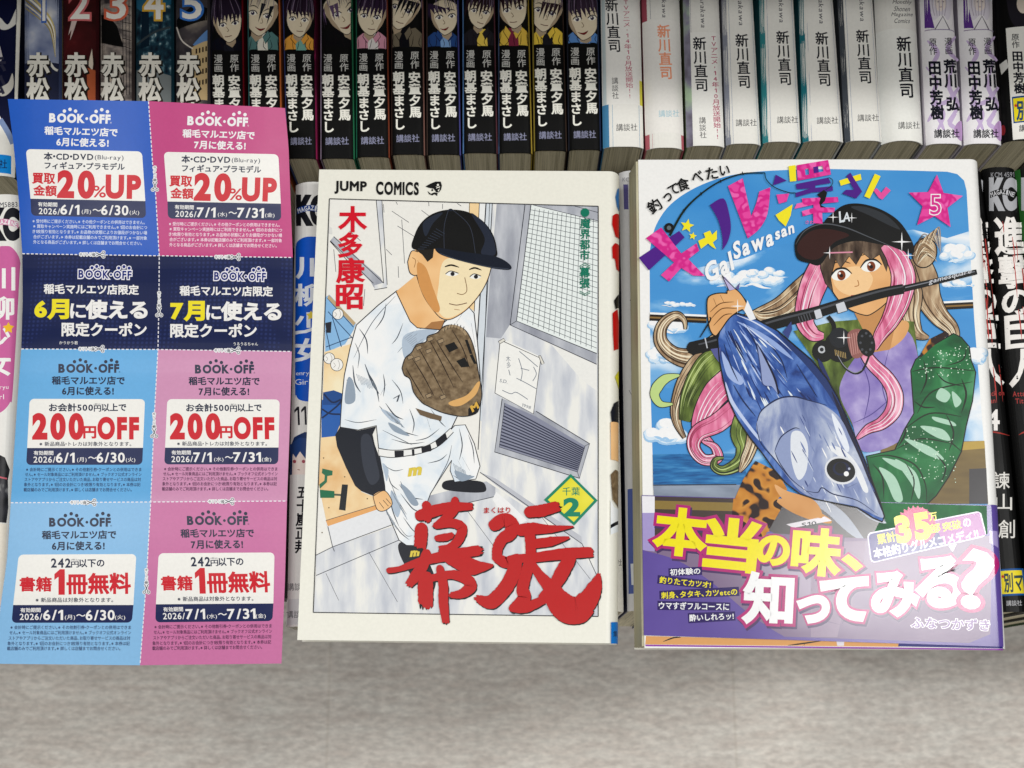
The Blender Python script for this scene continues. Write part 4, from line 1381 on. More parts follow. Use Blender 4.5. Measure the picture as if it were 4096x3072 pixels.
for r in range(4):
    for c in range(2):
        cp = cell_mesh(r, c)
        P = WPrint(zsheet, 'paper', 3, scuts)
        P.frame(*FRM[(r, c)])
        dark = '#e9e8e8' if r < 2 else INKD
        d = MAY[c]
        if r == 1:
            if c == 0:
                lg = ((1085, 400), (1818, 415)); dots = [(1272, 315), (1337, 297), (1408, 315), (1642, 318), (1714, 300), (1786, 320)]
                A = [(610, 605, 1915, 620), (492, 884, 940, 888), (978, 910, 1180, 912), (1195, 890, 2028, 896), (858, 1165, 2022, 1172), (820, 1352, 1075, 1353)]
            else:
                lg = ((1025, 428), (1740, 442)); dots = [(1204, 342), (1272, 324), (1340, 343), (1570, 347), (1640, 328), (1706, 350)]
                A = [(553, 630, 1833, 642), (435, 910, 880, 912), (922, 932, 1115, 932), (1130, 915, 1942, 918), (425, 1182, 1608, 1184), (1292, 1368, 1632, 1370)]
            logo(P, *lg, 112, dots, '#1f2b74', 22, '#e9e7ee')
            P.part('lettering')
            q = lambda k: (A[k][:2], A[k][2:])
            P.line('稲毛マルエツ店限定', *q(0), 132, WH, .03)
            P.line(d[0][0] + '月', *q(1), 250, '#ecdc28', .05)
            P.line('に', *q(2), 190, WH, .03)
            P.line('使える', *q(3), 245, WH, .045)
            P.line('限定クーポン', *q(4), 185, WH, .034)
            P.line(['かうかう君', 'うるうるちゃん'][c], *q(5), 44, WH, .006)
            P.build(cp)
            continue
        if r == 0:
            if c:
                P.warp = bil(BOXA, BOXB)
            logo(P, (482, 222), (1075, 235), 84, [(628, 157), (683, 140), (737, 157), (937, 160), (992, 143), (1048, 162)], dark)
            P.part('lettering')
            P.line('稲毛マルエツ店で', (437, 345), (1145, 366), 78, dark, .032)
            P.line(d[0][0] + '月に使える!', (553, 456), (1058, 468), 80, dark, .034)
            P.part('offer_box')
            P.rrect((BOXA[0], BOXA[1], (1418, 1035), (298, 1012)), 45, '#eceae4', True, False)
            P.rrect(((298, 1012), (1418, 1035), BOXA[2], BOXA[3]), 45, NAVY, False, True)
            P.part('offer_lettering')
            P.line('本・CD・DVD', (430, 597), (908, 602), 74, INKD, .030)
            P.line('(Blu-ray)', (925, 612), (1205, 618), 56, INKD, .006)
            P.line('フィギュア・プラモデル', (437, 686), (1215, 700), 68, INKD, .030)
            P.line('買取', (318, 812), (535, 816), 100, RED, .034)
            P.line('金額', (330, 930), (550, 936), 100, RED, .034)
            P.line('20', (575, 870), (910, 876), 240, RED, .055)
            P.line('%', (908, 940), (1032, 945), 112, RED, .014)
            P.line('UP', (1044, 894), (1362, 900), 205, RED, .055)
            dates(P, d, [((372, 1065), (558, 1070)), ((380, 1132), (585, 1138)), ((592, 1118), (772, 1121)), ((798, 1140), (888, 1142)), ((905, 1122), (985, 1125)), ((990, 1122), (1250, 1127)), ((1265, 1147), (1358, 1150))])
            fine(P, FINE_A, [(318, 1412, 1230), (325, 1435, 1280), (318, 1435, 1331), (325, 1435, 1382), (325, 1385, 1433)], 14, '#c9d2ea' if c == 0 else '#eed3df')
        elif r == 2:
            if c:
                P.warp = bil(BOXC, BOXD)
            logo(P, (572, 228), (1160, 228), 82, [(727, 163), (783, 146), (836, 163), (1032, 163), (1087, 148), (1140, 165)], dark)
            P.part('lettering')
            P.line('稲毛マルエツ店で', (508, 345), (1215, 347), 78, dark, .032)
            P.line(d[0][0] + '月に使える!', (608, 448), (1108, 448), 80, dark, .034)
            P.part('offer_box')
            P.rrect((BOXC[0], BOXC[1], (1395, 1003), (265, 1005)), 45, '#eceae4', True, False)
            P.rrect(((265, 1005), (1395, 1003), BOXC[2], BOXC[3]), 45, NAVY, False, True)
            P.part('offer_lettering')
            P.line('お会計500', (480, 610), (905, 608), 76, INKD, .030)
            P.line('円', (918, 620), (985, 620), 58, INKD, .024)
            P.line('(税込)', (915, 580), (990, 580), 22, INKD, .006)
            P.line('以上で', (995, 610), (1230, 608), 73, INKD, .030)
            P.line('200', (330, 795), (804, 795), 226, RED, .06)
            P.line('円', (818, 852), (934, 852), 112, RED, .04)
            P.line('OFF', (962, 812), (1345, 812), 192, RED, .06)
            P.line('※新品商品・トレカは対象外となります。', (385, 965), (1280, 965), 43, INKD, .016)
            dates(P, d, [((330, 1053), (520, 1053)), ((328, 1118), (540, 1118)), ((548, 1100), (725, 1100)), ((752, 1122), (845, 1122)), ((862, 1100), (942, 1100)), ((945, 1098), (1215, 1098)), ((1228, 1122), (1320, 1122))])
            fine(P, FINE_B, [(255, 1380, 1215), (245, 1380, 1263), (240, 1375, 1312), (235, 1370, 1362), (232, 1285, 1412)], 0, '#35466a' if c == 0 else '#54304e')
        else:
            if c:
                P.warp = bil(BOXE, BOXF)
            logo(P, (468, 258), (1047, 258), 80, [(620, 195), (675, 178), (727, 195), (922, 192), (975, 176), (1030, 192)], dark)
            P.part('lettering')
            P.line('稲毛マルエツ店で', (400, 379), (1100, 375), 77, dark, .032)
            P.line(d[0][0] + '月に使える!', (495, 483), (990, 480), 80, dark, .034)
            P.part('offer_box')
            P.rrect((BOXE[0], BOXE[1], (1265, 1043), (125, 1043)), 45, '#eceae4', True, False)
            P.rrect(((125, 1043), (1265, 1043), BOXE[2], BOXE[3]), 45, NAVY, False, True)
            P.part('offer_lettering')
            P.line('242', (487, 645), (668, 645), 82, INKD, .030)
            P.line('円', (675, 660), (745, 658), 55, INKD, .024)
            P.line('(税込)', (675, 615), (748, 615), 22, INKD, .006)
            P.line('以下の', (752, 648), (988, 645), 73, INKD, .030)
            P.line('書籍', (190, 845), (486, 845), 134, RED, .028)
            P.line('1', (520, 825), (600, 825), 212, RED, .05)
            P.line('冊無料', (636, 842), (1234, 837), 190, RED, .034)
            P.line('※新品商品は対象外となります。', (338, 995), (1072, 995), 44, INKD, .016)
            dates(P, d, [((195, 1092), (385, 1090)), ((188, 1155), (400, 1155)), ((412, 1138), (595, 1138)), ((615, 1162), (712, 1162)), ((725, 1142), (808, 1140)), ((815, 1140), (1085, 1138)), ((1090, 1162), (1187, 1162))])
            fine(P, FINE_B, [(100, 1242, 1255), (90, 1242, 1305), (82, 1235, 1357), (72, 1230, 1408), (68, 1140, 1455)], 0, '#35466a' if c == 0 else '#54304e')
        P.warp_part = None
        P.build(cp)
# perforations and the cutting marks across them
P = Print(zsheet, 'paper', 40, scuts)
P.part('perforation')
def dashes(fn, n, m='#e6e4ea', w=4):
    for i in range(n):
        a, b = fn(i / n), fn((i + .62) / n)
        P.stroke([a, b], w, m, smooth=False)
        P.lay -= 1
for r in (1, 2, 3):
    def f(t, r=r):
        y = (ROWS[r][0] * (1 - t * 2) + ROWS[r][1] * t * 2) if t < .5 else (ROWS[r][1] * (2 - 2 * t) + ROWS[r][2] * (2 * t - 1))
        return (LE(y) * (1 - t) + RE(y) * t, y)
    dashes(f, 62)
P.lay += 1
def f(t):
    y = 406 + t * 2252
    return (ME(y), y)
dashes(f, 130)
P.build(sheet)
P = Print(zsheet, 'paper', 44, scuts)
P.part('cutting_mark')
MARK = '#f0eef0'
def mark(cx, cy, vert, k=[0]):
    k[0] += 1
    P.cur = 'cutting_mark#%d' % k[0]
    T = (lambda x, y: (cx - y, cy + x)) if vert else (lambda x, y: (cx + x, cy + y))
    def tx(s, wt, m):
        if vert:
            P.vline(s, T(-50, 0), T(12, 0), 13, m, wt)
        else:
            P.line(s, T(-50, 0), T(12, 0), 13, m, wt)
    tx('キリトリ線', .22, MARK)
    for w, m in ((9, MARK), (3, '#3a3f4c')):
        P.stroke([T(14, -7), T(42, 6)], w, m, smooth=False)
        P.stroke([T(14, 7), T(42, -6)], w, m, smooth=False)
        P.ring(T(45, -8), 5, w * .8, m, 12)
        P.ring(T(45, 8), 5, w * .8, m, 12)
    tx('キリトリ線', .0, '#3a3f4c')
for x, y in ((369, 1018), (910, 1028), (366, 1396), (909, 1402), (333, 2010), (885, 2006)):
    mark(x, y, False)
for x, y in ((620, 714), (637, 1216), (617, 1700), (586, 2324)):
    mark(x, y, True)
P.build(sheet)

# ------------------------------------------------------------------ a comic lying face up on the lower row
class FlatBook:
    """closed paperback, spine at the right: a flat cover that rolls down over the spine"""
    SS = [0, .0002, .0005, .0009, .0014, .0020, .0027, .0035, .0045]
    def __init__(self, name, label, z, tl, tr, br, bl, drop, left_ext=0.0, base='#e8e6da', pages=PAGES_SIDE, back='#dedbd0'):
        self.z, self.drop = z, drop
        A, B = onplane(*tr, z - drop * .9), onplane(*br, z - drop * .9)
        self.A, self.B = A, B
        d = (A - B)
        self.dir = d.to_2d().normalized()
        self.nrm = Vector((-self.dir.y, self.dir.x))          # points left, away from the spine
        TL, BL = onplane(*tl, z), onplane(*bl, z)
        self.root = thing('comic_book', label, 'book', (TL + BL + A + B) / 4 * 1.0 - Vector((0, 0, (TL + BL + A + B).z / 4)))
        r = self.SS[-1]
        cuts = []
        for s in self.SS[1:]:
            c = A.to_2d() + self.nrm * s
            cuts.append(((c.x, c.y), (self.nrm.x, self.nrm.y)))
        self.cuts = cuts
        self.pr = Print(self.zf, 'cover', 0, cuts)
        P = self.pr
        P.part('front_cover')
        V, F = [], []
        nx, ny = 24, 8
        def edge(p, q, t):
            return p.lerp(q, t)
        for j in range(ny + 1):
            l, rr = BL.lerp(TL, j / ny), B.lerp(A, j / ny)
            for i in range(nx + 1):
                p = l.lerp(rr, i / nx)
                V.append(Vector((p.x, p.y, 0)))
        for j in range(ny):
            for i in range(nx):
                k = j * (nx + 1) + i
                F.append((k, k + 1, k + nx + 2, k + nx + 1))
        P._add(V, F, base)
        self.cover = P.build(self.root)['front_cover']
        P.up(2)
        self.TL, self.BL = TL, BL
        zb = 0.0006
        # spine wall under the roll, cover thickness, back cover, pages
        sp = []
        for (a, zz) in ((B, self.zf(B.x, B.y)), (A, self.zf(A.x, A.y))):
            sp.append((a.x, a.y, zz))
        for a in (A, B):
            sp.append((a.x, a.y, zb))
        mesh('spine', sp, [(0, 3, 2, 1)], ink(base), self.root)
        lx = self.nrm * left_ext
        def slab(nm, z0, z1, ins_l, ins_r, ins_tb, m, shear=0.0):
            n2 = self.nrm
            a = TL.to_2d() - n2 * ins_l - self.dir * ins_tb
            b = A.to_2d() + n2 * ins_r - self.dir * ins_tb
            c = B.to_2d() + n2 * ins_r + self.dir * ins_tb
            d_ = BL.to_2d() - n2 * ins_l + self.dir * ins_tb
            V = [(q.x, q.y, z0) for q in (d_ + n2 * shear, c, b, a + n2 * shear)] + [(q.x, q.y, z1) for q in (d_, c, b, a)]
            return mesh(nm, V, [(0, 3, 2, 1), (4, 5, 6, 7), (0, 1, 5, 4), (1, 2, 6, 5), (2, 3, 7, 6), (3, 0, 4, 7)], m, self.root)
        slab('page_block', zb + .0004, z - .0004, -left_ext * .35, .0046, .0006, pages, left_ext * .65)
        slab('back_cover', zb - .0002, zb + .0003, -left_ext, .0002, 0, ink(back))
        # edge of the front cover, a lip that gives it thickness
        e = []
        for a, b in ((TL, BL),):
            e += [(a.x, a.y, z), (b.x, b.y, z), (b.x, b.y, z - .0004), (a.x, a.y, z - .0004)]
        mesh('cover_edge', e, [(0, 1, 2, 3)], ink(base), self.root)
    def zf(self, x, y):
        if x is None:
            return self.z
        s = (Vector((x, y)) - self.A.to_2d()).dot(self.nrm)
        SS = self.SS
        r = SS[-1]
        f = lambda q: -self.drop * (1 - math.sqrt(max(0, 1 - ((r - q) / r) ** 2)))
        if s >= r:
            return self.z
        s = max(s, 0)
        for i in range(len(SS) - 1):
            if s <= SS[i + 1]:
                t = (s - SS[i]) / (SS[i + 1] - SS[i])
                return self.z + f(SS[i]) * (1 - t) + f(SS[i + 1]) * t
        return self.z

bb = FlatBook('comic_book', 'cream covered comic showing a baseball player with brown glove and big red brush title', 0.0125, (1277, 678), (2478, 712), (2472, 2577), (1189, 2560), .0075)
P = bb.pr
C1 = (1250, 680, .56664)
P.frame(*C1)
c2 = lambda x, y: (1.0637 * x - 123.5, 1.0637 * y + 1623.6)
def q2(*pts):
    return [c2(*p) for p in pts]
LN = '#26262a'
P.part('illustration')
FR = [(120, 205), (2017, 258), c2(2012, 1437), c2(122, 1410)]
P.poly(FR, '#e8e6df')
# wall of the changing room
for a, b in (((560, 290), (680, 370)), ((630, 350), (650, 660)), ((500, 240), (505, 300)), ((770, 285), (830, 330)), ((820, 225), (822, 255)), ((600, 395), (720, 470)), ((605, 680), (608, 760)), ((370, 840), (360, 960)), ((260, 430), (340, 500)), ((150, 560), (165, 720)), ((1020, 235), (1050, 255)), ((918, 240), (918, 275)), ((520, 560), (560, 600)), ((590, 225), (600, 245))):
    P.stroke([a, b], 4, '#55565c', smooth=False)
P.poly([(125, 500), (150, 470), (480, 760), (500, 800), (440, 840), (410, 790)], WASH)
P.poly([(450, 215), (490, 217), (527, 800), (522, 832), (440, 846), (436, 815), (500, 796)], WASH2)
for L in ([(450, 215), (502, 800)], [(490, 217), (527, 810)], [(125, 500), (430, 800)], [(150, 470), (500, 796)], [(436, 846), (527, 830)], [(125, 505), (300, 700)]):
    P.stroke(L, 5, LN, smooth=False)
P.poly([(115, 395), (140, 410), (140, 455), (112, 450)], '#d9d8d4')
P.poly([(1108, 232), (1178, 234), (1150, 1000), (1085, 960)], '#efcf9d')
P.poly([(1178, 234), (1225, 236), (1165, 1200), (1140, 1000)], '#e7e8e6')
P.poly([(1225, 236), (1270, 238), (1215, c2(0, 160)[1]), (1180, c2(0, 130)[1]), (1165, 1200)], '#cfd6dc')
for L, w in (([(1108, 232), (1090, 930)], 4), ([(1178, 234), (1142, 1000)], 5), ([(1225, 236), (1160, 1250)], 8), ([(1250, 237), (1200, 1659)], 4), ([(1270, 238), c2(1215, 330)], 6)):
    P.stroke(L, w, LN, smooth=False)
# the steel door
P.poly([(1272, 238), (2016, 258), c2(2013, 700), c2(2011, 1190), c2(1900, 960), c2(1228, 478), c2(1240, 100)], WASH2)
P.poly([(1300, 239), (1505, 246), (1395, 1090), (1330, 1190), (1225, 1180), (1250, 800)], WASH)
P.poly([(1640, 1180), (2010, 1330), (2008, 1560), (1900, 1480)], '#e6e5e0')
P.poly([(1500, 246), (1542, 248), (1440, 1066), (2007, 1296), (2006, 1372), (1395, 1094)], WASH)
P.poly([(1542, 248), (2014, 262), (2006, 1296), (1440, 1066)], '#e3e9e6')
P.poly([(1560, 248), (2016, 258), (2014, 360)], WASH)
WQ = ((1542, 248), (2015, 330), (2006, 1296), (1440, 1066))
def wq(u, v):
    tl, tr, br, bl = WQ
    return ((tl[0] * (1 - u) + tr[0] * u) * (1 - v) + (bl[0] * (1 - u) + br[0] * u) * v, (tl[1] * (1 - u) + tr[1] * u) * (1 - v) + (bl[1] * (1 - u) + br[1] * u) * v)
for i in range(1, 15):
    u = i / 15
    P.stroke([wq(u, .02), wq(u, .98)], 3.6, '#4f545a', smooth=False)
    P.lay -= 1
P.up()
for j in range(1, 25):
    v = j / 25
    P.stroke([wq(.0, v - .0), wq(1.0, v)], 3.6, '#4f545a', smooth=False)
    P.lay -= 1
P.up()
for L, w in (([(1500, 246), (1395, 1094), (2006, 1372)], 6), ([(1542, 248), (1440, 1066), (2007, 1296)], 6), ([(1395, 1094), (1440, 1066)], 4), ([(1560, 248), (2014, 360)], 4), ([(1850, 255), (2015, 300)], 4)):
    P.stroke(L, w, '#35363f', smooth=False)
# louvre
P.poly(q2((1375, -10), (1600, 75), (1955, 290), (1888, 520), (1325, 345)), WASH)
P.poly(q2((1392, 20), (1600, 110), (1925, 305), (1874, 478), (1355, 312)), '#85889a')
for k in range(13):
    t = (k + .5) / 13
    a = (1390 - 35 * t, 30 + 275 * t)
    b = (1922 - 50 * t, 318 + 150 * t)
    m = (a[0] * .6 + b[0] * .4, (a[1] * .6 + b[1] * .4) - 6)
    P.stroke(q2(a, b), 9, '#34374a', smooth=False)
for L, w in ((q2((1375, -10), (1325, 345), (1888, 520), (1955, 290), (1600, 75)), 6), (q2((1392, 20), (1355, 312), (1874, 478)), 4), (q2((1955, 290), (1925, 305), (1874, 478), (1888, 520)), 4)):
    P.stroke(L, w, '#35363f', smooth=False)
P.poly(q2((1228, 480), (1340, 570), (1905, 955), (1900, 905), (1330, 520)), '#b9bbc2')
# paper taped to the door: a loose scribble
P.poly([(1325, 1200), (1345, 1195), (1615, 1320), (1610, 1350), c2(1582, 92), (1288, 1575)], '#ebeae5')
P.stroke([(1325, 1200), (1288, 1575), c2(1582, 92), (1612, 1330), (1325, 1200)], 5, LN, smooth=False)
for q in ([(1312, 1210), (1350, 1188), (1362, 1205), (1322, 1228)], [(1596, 1312), (1610, 1310), (1636, 1365), (1618, 1375)]):
    P.poly(q, '#d9d6cc')
    P.stroke(q + [q[0]], 4, LN, smooth=False)
PEN = '#6c7480'
P.vline('木多', (1380, 1310), (1386, 1400), 34, PEN, .0)
for L in ([(1460, 1280), (1520, 1330), (1590, 1390)], [(1455, 1330), (1480, 1420), (1470, 1490)], [(1560, 1390), (1580, 1440), (1555, 1490)], [(1440, 1470), (1500, 1500), (1580, 1545)], [(1340, 1555), (1400, 1580), (1440, 1570), (1520, 1620)], [(1470, 1400), (1530, 1415)], [(1385, 1410), (1395, 1450)]):
    P.stroke(L, 5, PEN)
P.line('S.D.', (1322, 1485), (1378, 1497), 24, PEN, .0)
P.line('1998', c2(1505, 32), c2(1565, 52), 22, PEN, .0)
# left: blue bench, sandy floor, balls, bag, tools
P.poly([(88, 900), (120, 880), (305, 1085), (290, 1130), (230, 1230), (90, 1290)], '#86b3da')
for L in ([(105, 905), (290, 1110)], [(110, 1000), (285, 1190)], [(140, 1040), (205, 1250)], [(95, 1130), (125, 1270)], [(95, 1250), (280, 1180)]):
    P.stroke(L, 6, '#2c4566', smooth=False)
P.poly([(115, 880), (305, 1080), (290, 1100), (105, 905)], '#b9a27c')
P.poly([(90, 1080), (135, 1070), (130, 1150), (100, 1150)], '#2a2c34')
P.poly([(85, 1285), (280, 1225), (235, 1450), (215, 1659), c2(300, 180), c2(440, 610), c2(640, 690), c2(210, 815), c2(158, 560), (70, 1659)], TANFLOOR)
P.poly(q2((176, 0), (320, -20), (300, 160), (268, 240), (176, 250)), '#2c5da6')
P.poly([(75, 1570), (150, 1555), (215, 1580), (215, 1659), (72, 1659)], '#244a86')
for L in (q2((180, 120), (280, 40), (310, 0)), q2((180, 60), (230, 90), (300, 95)), [(80, 1580), (140, 1640), (200, 1620)]):
    P.stroke(L, 12, '#1c2c4c')
for c, r in (((180, 1017), 36), ((118, 1330), 37), ((172, 1375), 42)):
    P.disc(c, r + 4, LN, 24)
    P.disc(c, r, '#eceae4', 24)
    P.stroke([(c[0] + 8, c[1] - r * .8), (c[0] + 20, c[1]), (c[0] + 8, c[1] + r * .8)], 3, '#8d8a86')
    P.stroke([(c[0] - 24, c[1] - 14), (c[0] - 10, c[1] + 4), (c[0] - 24, c[1] + 20)], 3, '#8d8a86')
G_ = '#1f6a48'
P.poly(q2((182, 455), (250, 470), (248, 500), (215, 505), (212, 545), (165, 590), (162, 560), (195, 535), (198, 500), (178, 485)), '#2c6a4c')
P.poly(q2((165, 595), (262, 605), (262, 650), (168, 650)), G_)
P.stroke(q2((262, 628), (320, 632)), 14, '#54584a', smooth=False)
P.poly(q2((312, 560), (352, 562), (335, 735), (292, 728)), '#23272a')
for c in ((190, 385), (330, 510), (225, 715), (480, 655), (180, 880)):
    P.disc(c2(*c), 5, '#6a5a40', 8)
# step and floor boards
P.poly(q2((205, 815), (620, 690), (640, 830), (250, 975)), '#dfe0e2')
P.poly(q2((205, 800), (600, 680), (610, 705), (218, 838)), '#e0a565')
P.poly(q2((140, 1030), (250, 975), (660, 835), (700, 930), (140, 1165)), WASH2)
P.poly(q2((140, 1165), (700, 930), (900, 700), (1330, 580), (1905, 955), (2010, 1180), (2012, 1435), (124, 1408)), WASH2)
P.poly(q2((870, 640), (1270, 540), (1330, 580), (1330, 640), (880, 745)), WASH)
for L, w in ((q2((140, 1165), (690, 930)), 5), (q2((250, 975), (640, 830)), 5), (q2((140, 1030), (250, 975)), 5), (q2((218, 838), (250, 975), (262, 1005)), 5), (q2((205, 1150), (290, 1330)), 3), (q2((490, 1010), (680, 1340)), 3), (q2((1110, 690), (1400, 1080)), 3), (q2((1640, 780), (1960, 1190)), 3), (q2((880, 745), (1330, 640)), 5), (q2((205, 800), (600, 680)), 4), (q2((1228, 480), (1905, 955), (2010, 1180)), 5), (q2((1320, 650), (1480, 860)), 4)):
    P.stroke(L, w, '#3c3e46', smooth=False)
P.poly(q2((1335, 610), (1420, 680), (1540, 800), (1450, 850), (1350, 720), (1310, 660)), '#e9e9e8')
# an anonymous ball player in a plain cap
BODY = [(600, 850), (470, 950), (310, 1095), (265, 1260), (225, 1450), (205, 1650), c2(300, 180), c2(420, 200), c2(540, 170), c2(555, 320), c2(660, 340), c2(900, 300), c2(1040, 185), c2(1110, 40), (1185, 1480), (1165, 1220), (1140, 1010), (1085, 950), (900, 1100), (760, 1120)]
P.poly(q2((985, 545), (1060, 530), (1230, 540), (1268, 580), (1250, 612), (1120, 612), (990, 592)), '#202127', True)
P.poly(q2((688, 955), (770, 945), (850, 1000), (900, 1100), (935, 1210), (900, 1290), (830, 1250), (710, 1060)), '#24262d', True)
PANTS = q2((555, 330), (660, 378), (900, 338), (1060, 170), (1130, 165), (1190, 290), (1228, 440), (1200, 525), (1060, 545), (1030, 470), (1040, 400), (900, 620), (870, 700), (840, 800), (790, 965), (740, 965), (690, 930), (610, 740), (595, 560))
P.poly(PANTS, CLOTH)
P.stroke(PANTS + [PANTS[0]], 6, LN, smooth=False)
P.poly(BODY, CLOTH)
P.stroke(BODY + [BODY[0]], 7, LN, smooth=False)
for L, w in (([(585, 890), (420, 1080), (290, 1330)], 5), ([(740, 1130), (680, 1200), (600, 1290)], 5), ([(370, 1370), (420, 1500), (470, 1580)], 12), ([(285, 1380), (300, 1500), (340, 1570)], 10), ([(480, 1590), (520, 1510)], 5), (q2((330, 130), (420, 150), (540, 130)), 5), (q2((560, 40), (640, 130), (690, 160)), 9), (q2((580, 200), (700, 260), (780, 300)), 5), (q2((870, 100), (900, 200)), 5), (q2((700, 540), (740, 620), (820, 690)), 7), (q2((640, 560), (680, 660), (740, 760)), 5), (q2((1040, 300), (1010, 420), (900, 620)), 5), (q2((1110, 380), (1160, 470)), 4), (q2((1080, 400), (1130, 500)), 4), (q2((690, 840), (740, 900), (780, 900)), 4), ([(1010, 1090), (1060, 1010)], 5), ([(1120, 1080), (1150, 1250)], 5)):
    P.stroke(L, w, '#4c545e', taper=(.3, .3))
for q in ([(640, 1180), (760, 1130), (880, 1130), (820, 1180), (720, 1270), (650, 1330)], q2((570, 60), (640, 140), (700, 150), (660, 100)), q2((640, 600), (700, 700), (680, 780), (640, 700)), q2((580, 420), (620, 460), (610, 540), (596, 500))):
    P.poly(q, '#aebccb', True)
r5 = random.Random(21)
def fold(pts, w=6, m='#39414b'):
    P.stroke(pts, w, m, taper=(.15, .15))
for L, w in (([(330, 1120), (380, 1200), (390, 1300)], 8), ([(300, 1220), (330, 1300), (320, 1400)], 6), ([(520, 940), (500, 1040), (440, 1130)], 7), ([(640, 1080), (600, 1180), (560, 1230)], 6), ([(240, 1480), (280, 1560), (270, 1640)], 8), ([(400, 1440), (450, 1540), (470, 1640)], 9), ([(500, 1440), (510, 1520), (500, 1600)], 7), ([(560, 1480), (620, 1560), (640, 1650)], 6),
             (q2((600, 20), (660, 100), (720, 130)), 9), (q2((620, 150), (720, 210), (820, 240)), 7), (q2((640, 260), (760, 290), (860, 280)), 6), (q2((760, 60), (790, 150), (780, 220)), 7), (q2((900, 60), (960, 140), (1000, 180)), 6), (q2((960, 190), (880, 250), (800, 270)), 6), (q2((1090, 190), (1110, 300), (1090, 400)), 7), (q2((1150, 230), (1180, 320), (1190, 420)), 6), (q2((1060, 460), (1110, 500), (1170, 500)), 7), (q2((1050, 500), (1100, 530), (1150, 530)), 5),
             (q2((690, 560), (760, 640), (850, 660)), 8), (q2((700, 620), (780, 720), (830, 740)), 7), (q2((620, 620), (650, 740), (690, 840)), 7), (q2((720, 780), (770, 850), (800, 880)), 6), (q2((660, 820), (700, 880), (760, 930)), 6), (q2((600, 440), (660, 470), (720, 460)), 5), (q2((880, 420), (960, 400), (1010, 360)), 6), (q2((620, 500), (640, 560), (690, 600)), 6)):
    fold(L, w)
def hatch(c, d, n, gap, ln, m='#8c97a3'):
    for k in range(n):
        x, y = c[0] + gap[0] * k, c[1] + gap[1] * k
        q = ln * r5.uniform(.6, 1.1)
        P.stroke([(x, y), (x + d[0] * q, y + d[1] * q)], 3, m, smooth=False)
hatch((310, 1440), (.35, .94), 12, (11, 5), 80)
hatch((650, 1190), (.8, -.6), 16, (9, 10), 90)
hatch(c2(600, 70), (.6, .8), 10, (12, 10), 70)
hatch(c2(640, 600), (.4, .9), 12, (8, 14), 70)
hatch(c2(1050, 420), (.3, .95), 9, (10, 6), 60)
hatch(c2(600, 720), (.3, .95), 8, (9, 14), 60)
for q in (q2((700, 560), (760, 600), (820, 690), (770, 690)), q2((1060, 470), (1150, 500), (1190, 510), (1100, 540)), [(250, 1470), (290, 1500), (300, 1630), (230, 1640)], q2((620, 150), (700, 190), (760, 240), (660, 210))):
    P.poly(q, '#8f9dac', True)
P.poly(q2((555, 322), (660, 334), (830, 318), (940, 268), (1030, 190), (1052, 214), (960, 302), (845, 352), (660, 382), (560, 372)), '#e9e9e6')
for q in (((660, 338), (722, 336), (722, 378), (662, 380)), ((838, 318), (900, 296), (908, 334), (842, 352)), ((930, 272), (1000, 222), (1012, 262), (944, 312)), ((775, 330), (792, 328), (794, 370), (778, 372))):
    P.poly(q2(*q), '#1f2026')
P.stroke(q2((555, 322), (660, 334), (830, 318), (940, 268), (1030, 190)), 5, LN)
P.stroke(q2((560, 372), (660, 382), (845, 352), (960, 302), (1052, 214)), 5, LN)
ARM = q2((300, 180), (268, 232), (280, 310), (340, 450), (400, 570), (440, 605), (520, 637), (600, 600), (585, 480), (560, 380), (530, 300), (515, 230), (540, 175), (420, 205))
P.poly(ARM, '#20232b')
P.poly(q2((440, 250), (500, 240), (540, 400), (560, 520), (500, 560), (450, 430)), '#363a44', True)
P.poly(q2((518, 640), (590, 602), (635, 650), (642, 700), (590, 737), (545, 725)), SKIN, True)
P.stroke(q2((518, 640), (590, 602), (635, 650), (642, 700), (590, 737), (545, 725), (518, 640)), 5, LN)
for L in (((560, 680), (590, 720)), ((585, 665), (620, 705)), ((605, 655), (636, 690))):
    P.stroke(q2(*L), 4, LN, smooth=False)
NECK = [(590, 860), (735, 740), (800, 900), (900, 1050), (935, 1062), (905, 1130), (740, 1115), (690, 1070)]
P.poly(NECK, SKIN)
P.poly([(840, 1075), (935, 1062), (905, 1130), (790, 1120)], '#a8774a')
P.stroke([(590, 860), (690, 1070), (740, 1115), (905, 1130), (935, 1062)], 6, LN, smooth=False)
FACE = [(735, 540), (900, 520), (1110, 560), (1262, 610), (1262, 690), (1235, 780), (1180, 880), (1090, 985), (985, 1052), (915, 1050), (860, 1000), (790, 900), (748, 790), (730, 700)]
P.poly(FACE, SKIN, True)
P.poly([(930, 640), (1100, 620), (1250, 660), (1230, 780), (1175, 880), (1085, 980), (985, 1040), (920, 1035), (880, 960), (890, 820)], '#f1dcb4', True)
P.stroke(FACE[4:] + FACE[:1], 6, LN)
P.poly([(672, 650), (700, 575), (745, 580), (765, 650), (755, 730), (715, 745), (685, 720)], SKIN, True)
P.stroke([(672, 650), (700, 575), (745, 580)], 6, LN)
P.stroke([(672, 650), (685, 720), (715, 745), (745, 742)], 6, LN)
P.stroke([(705, 620), (728, 640), (718, 690)], 4, '#8a5c34')
P.poly([(730, 520), (860, 540), (850, 620), (812, 650), (775, 600), (735, 570)], '#2a2723')
for k in range(14):
    P.stroke([(742 + 6 * k, 640 + 12 * k), (770 + 7 * k, 690 + 13 * k)], 3, '#b07d45', smooth=False)
P.poly([(740, 660), (800, 690), (850, 830), (900, 980), (860, 1000), (790, 900), (748, 790)], '#cf9355', True)
P.poly([(905, 600), (1080, 620), (1258, 660), (1262, 640), (1080, 585), (900, 575)], '#b98249')
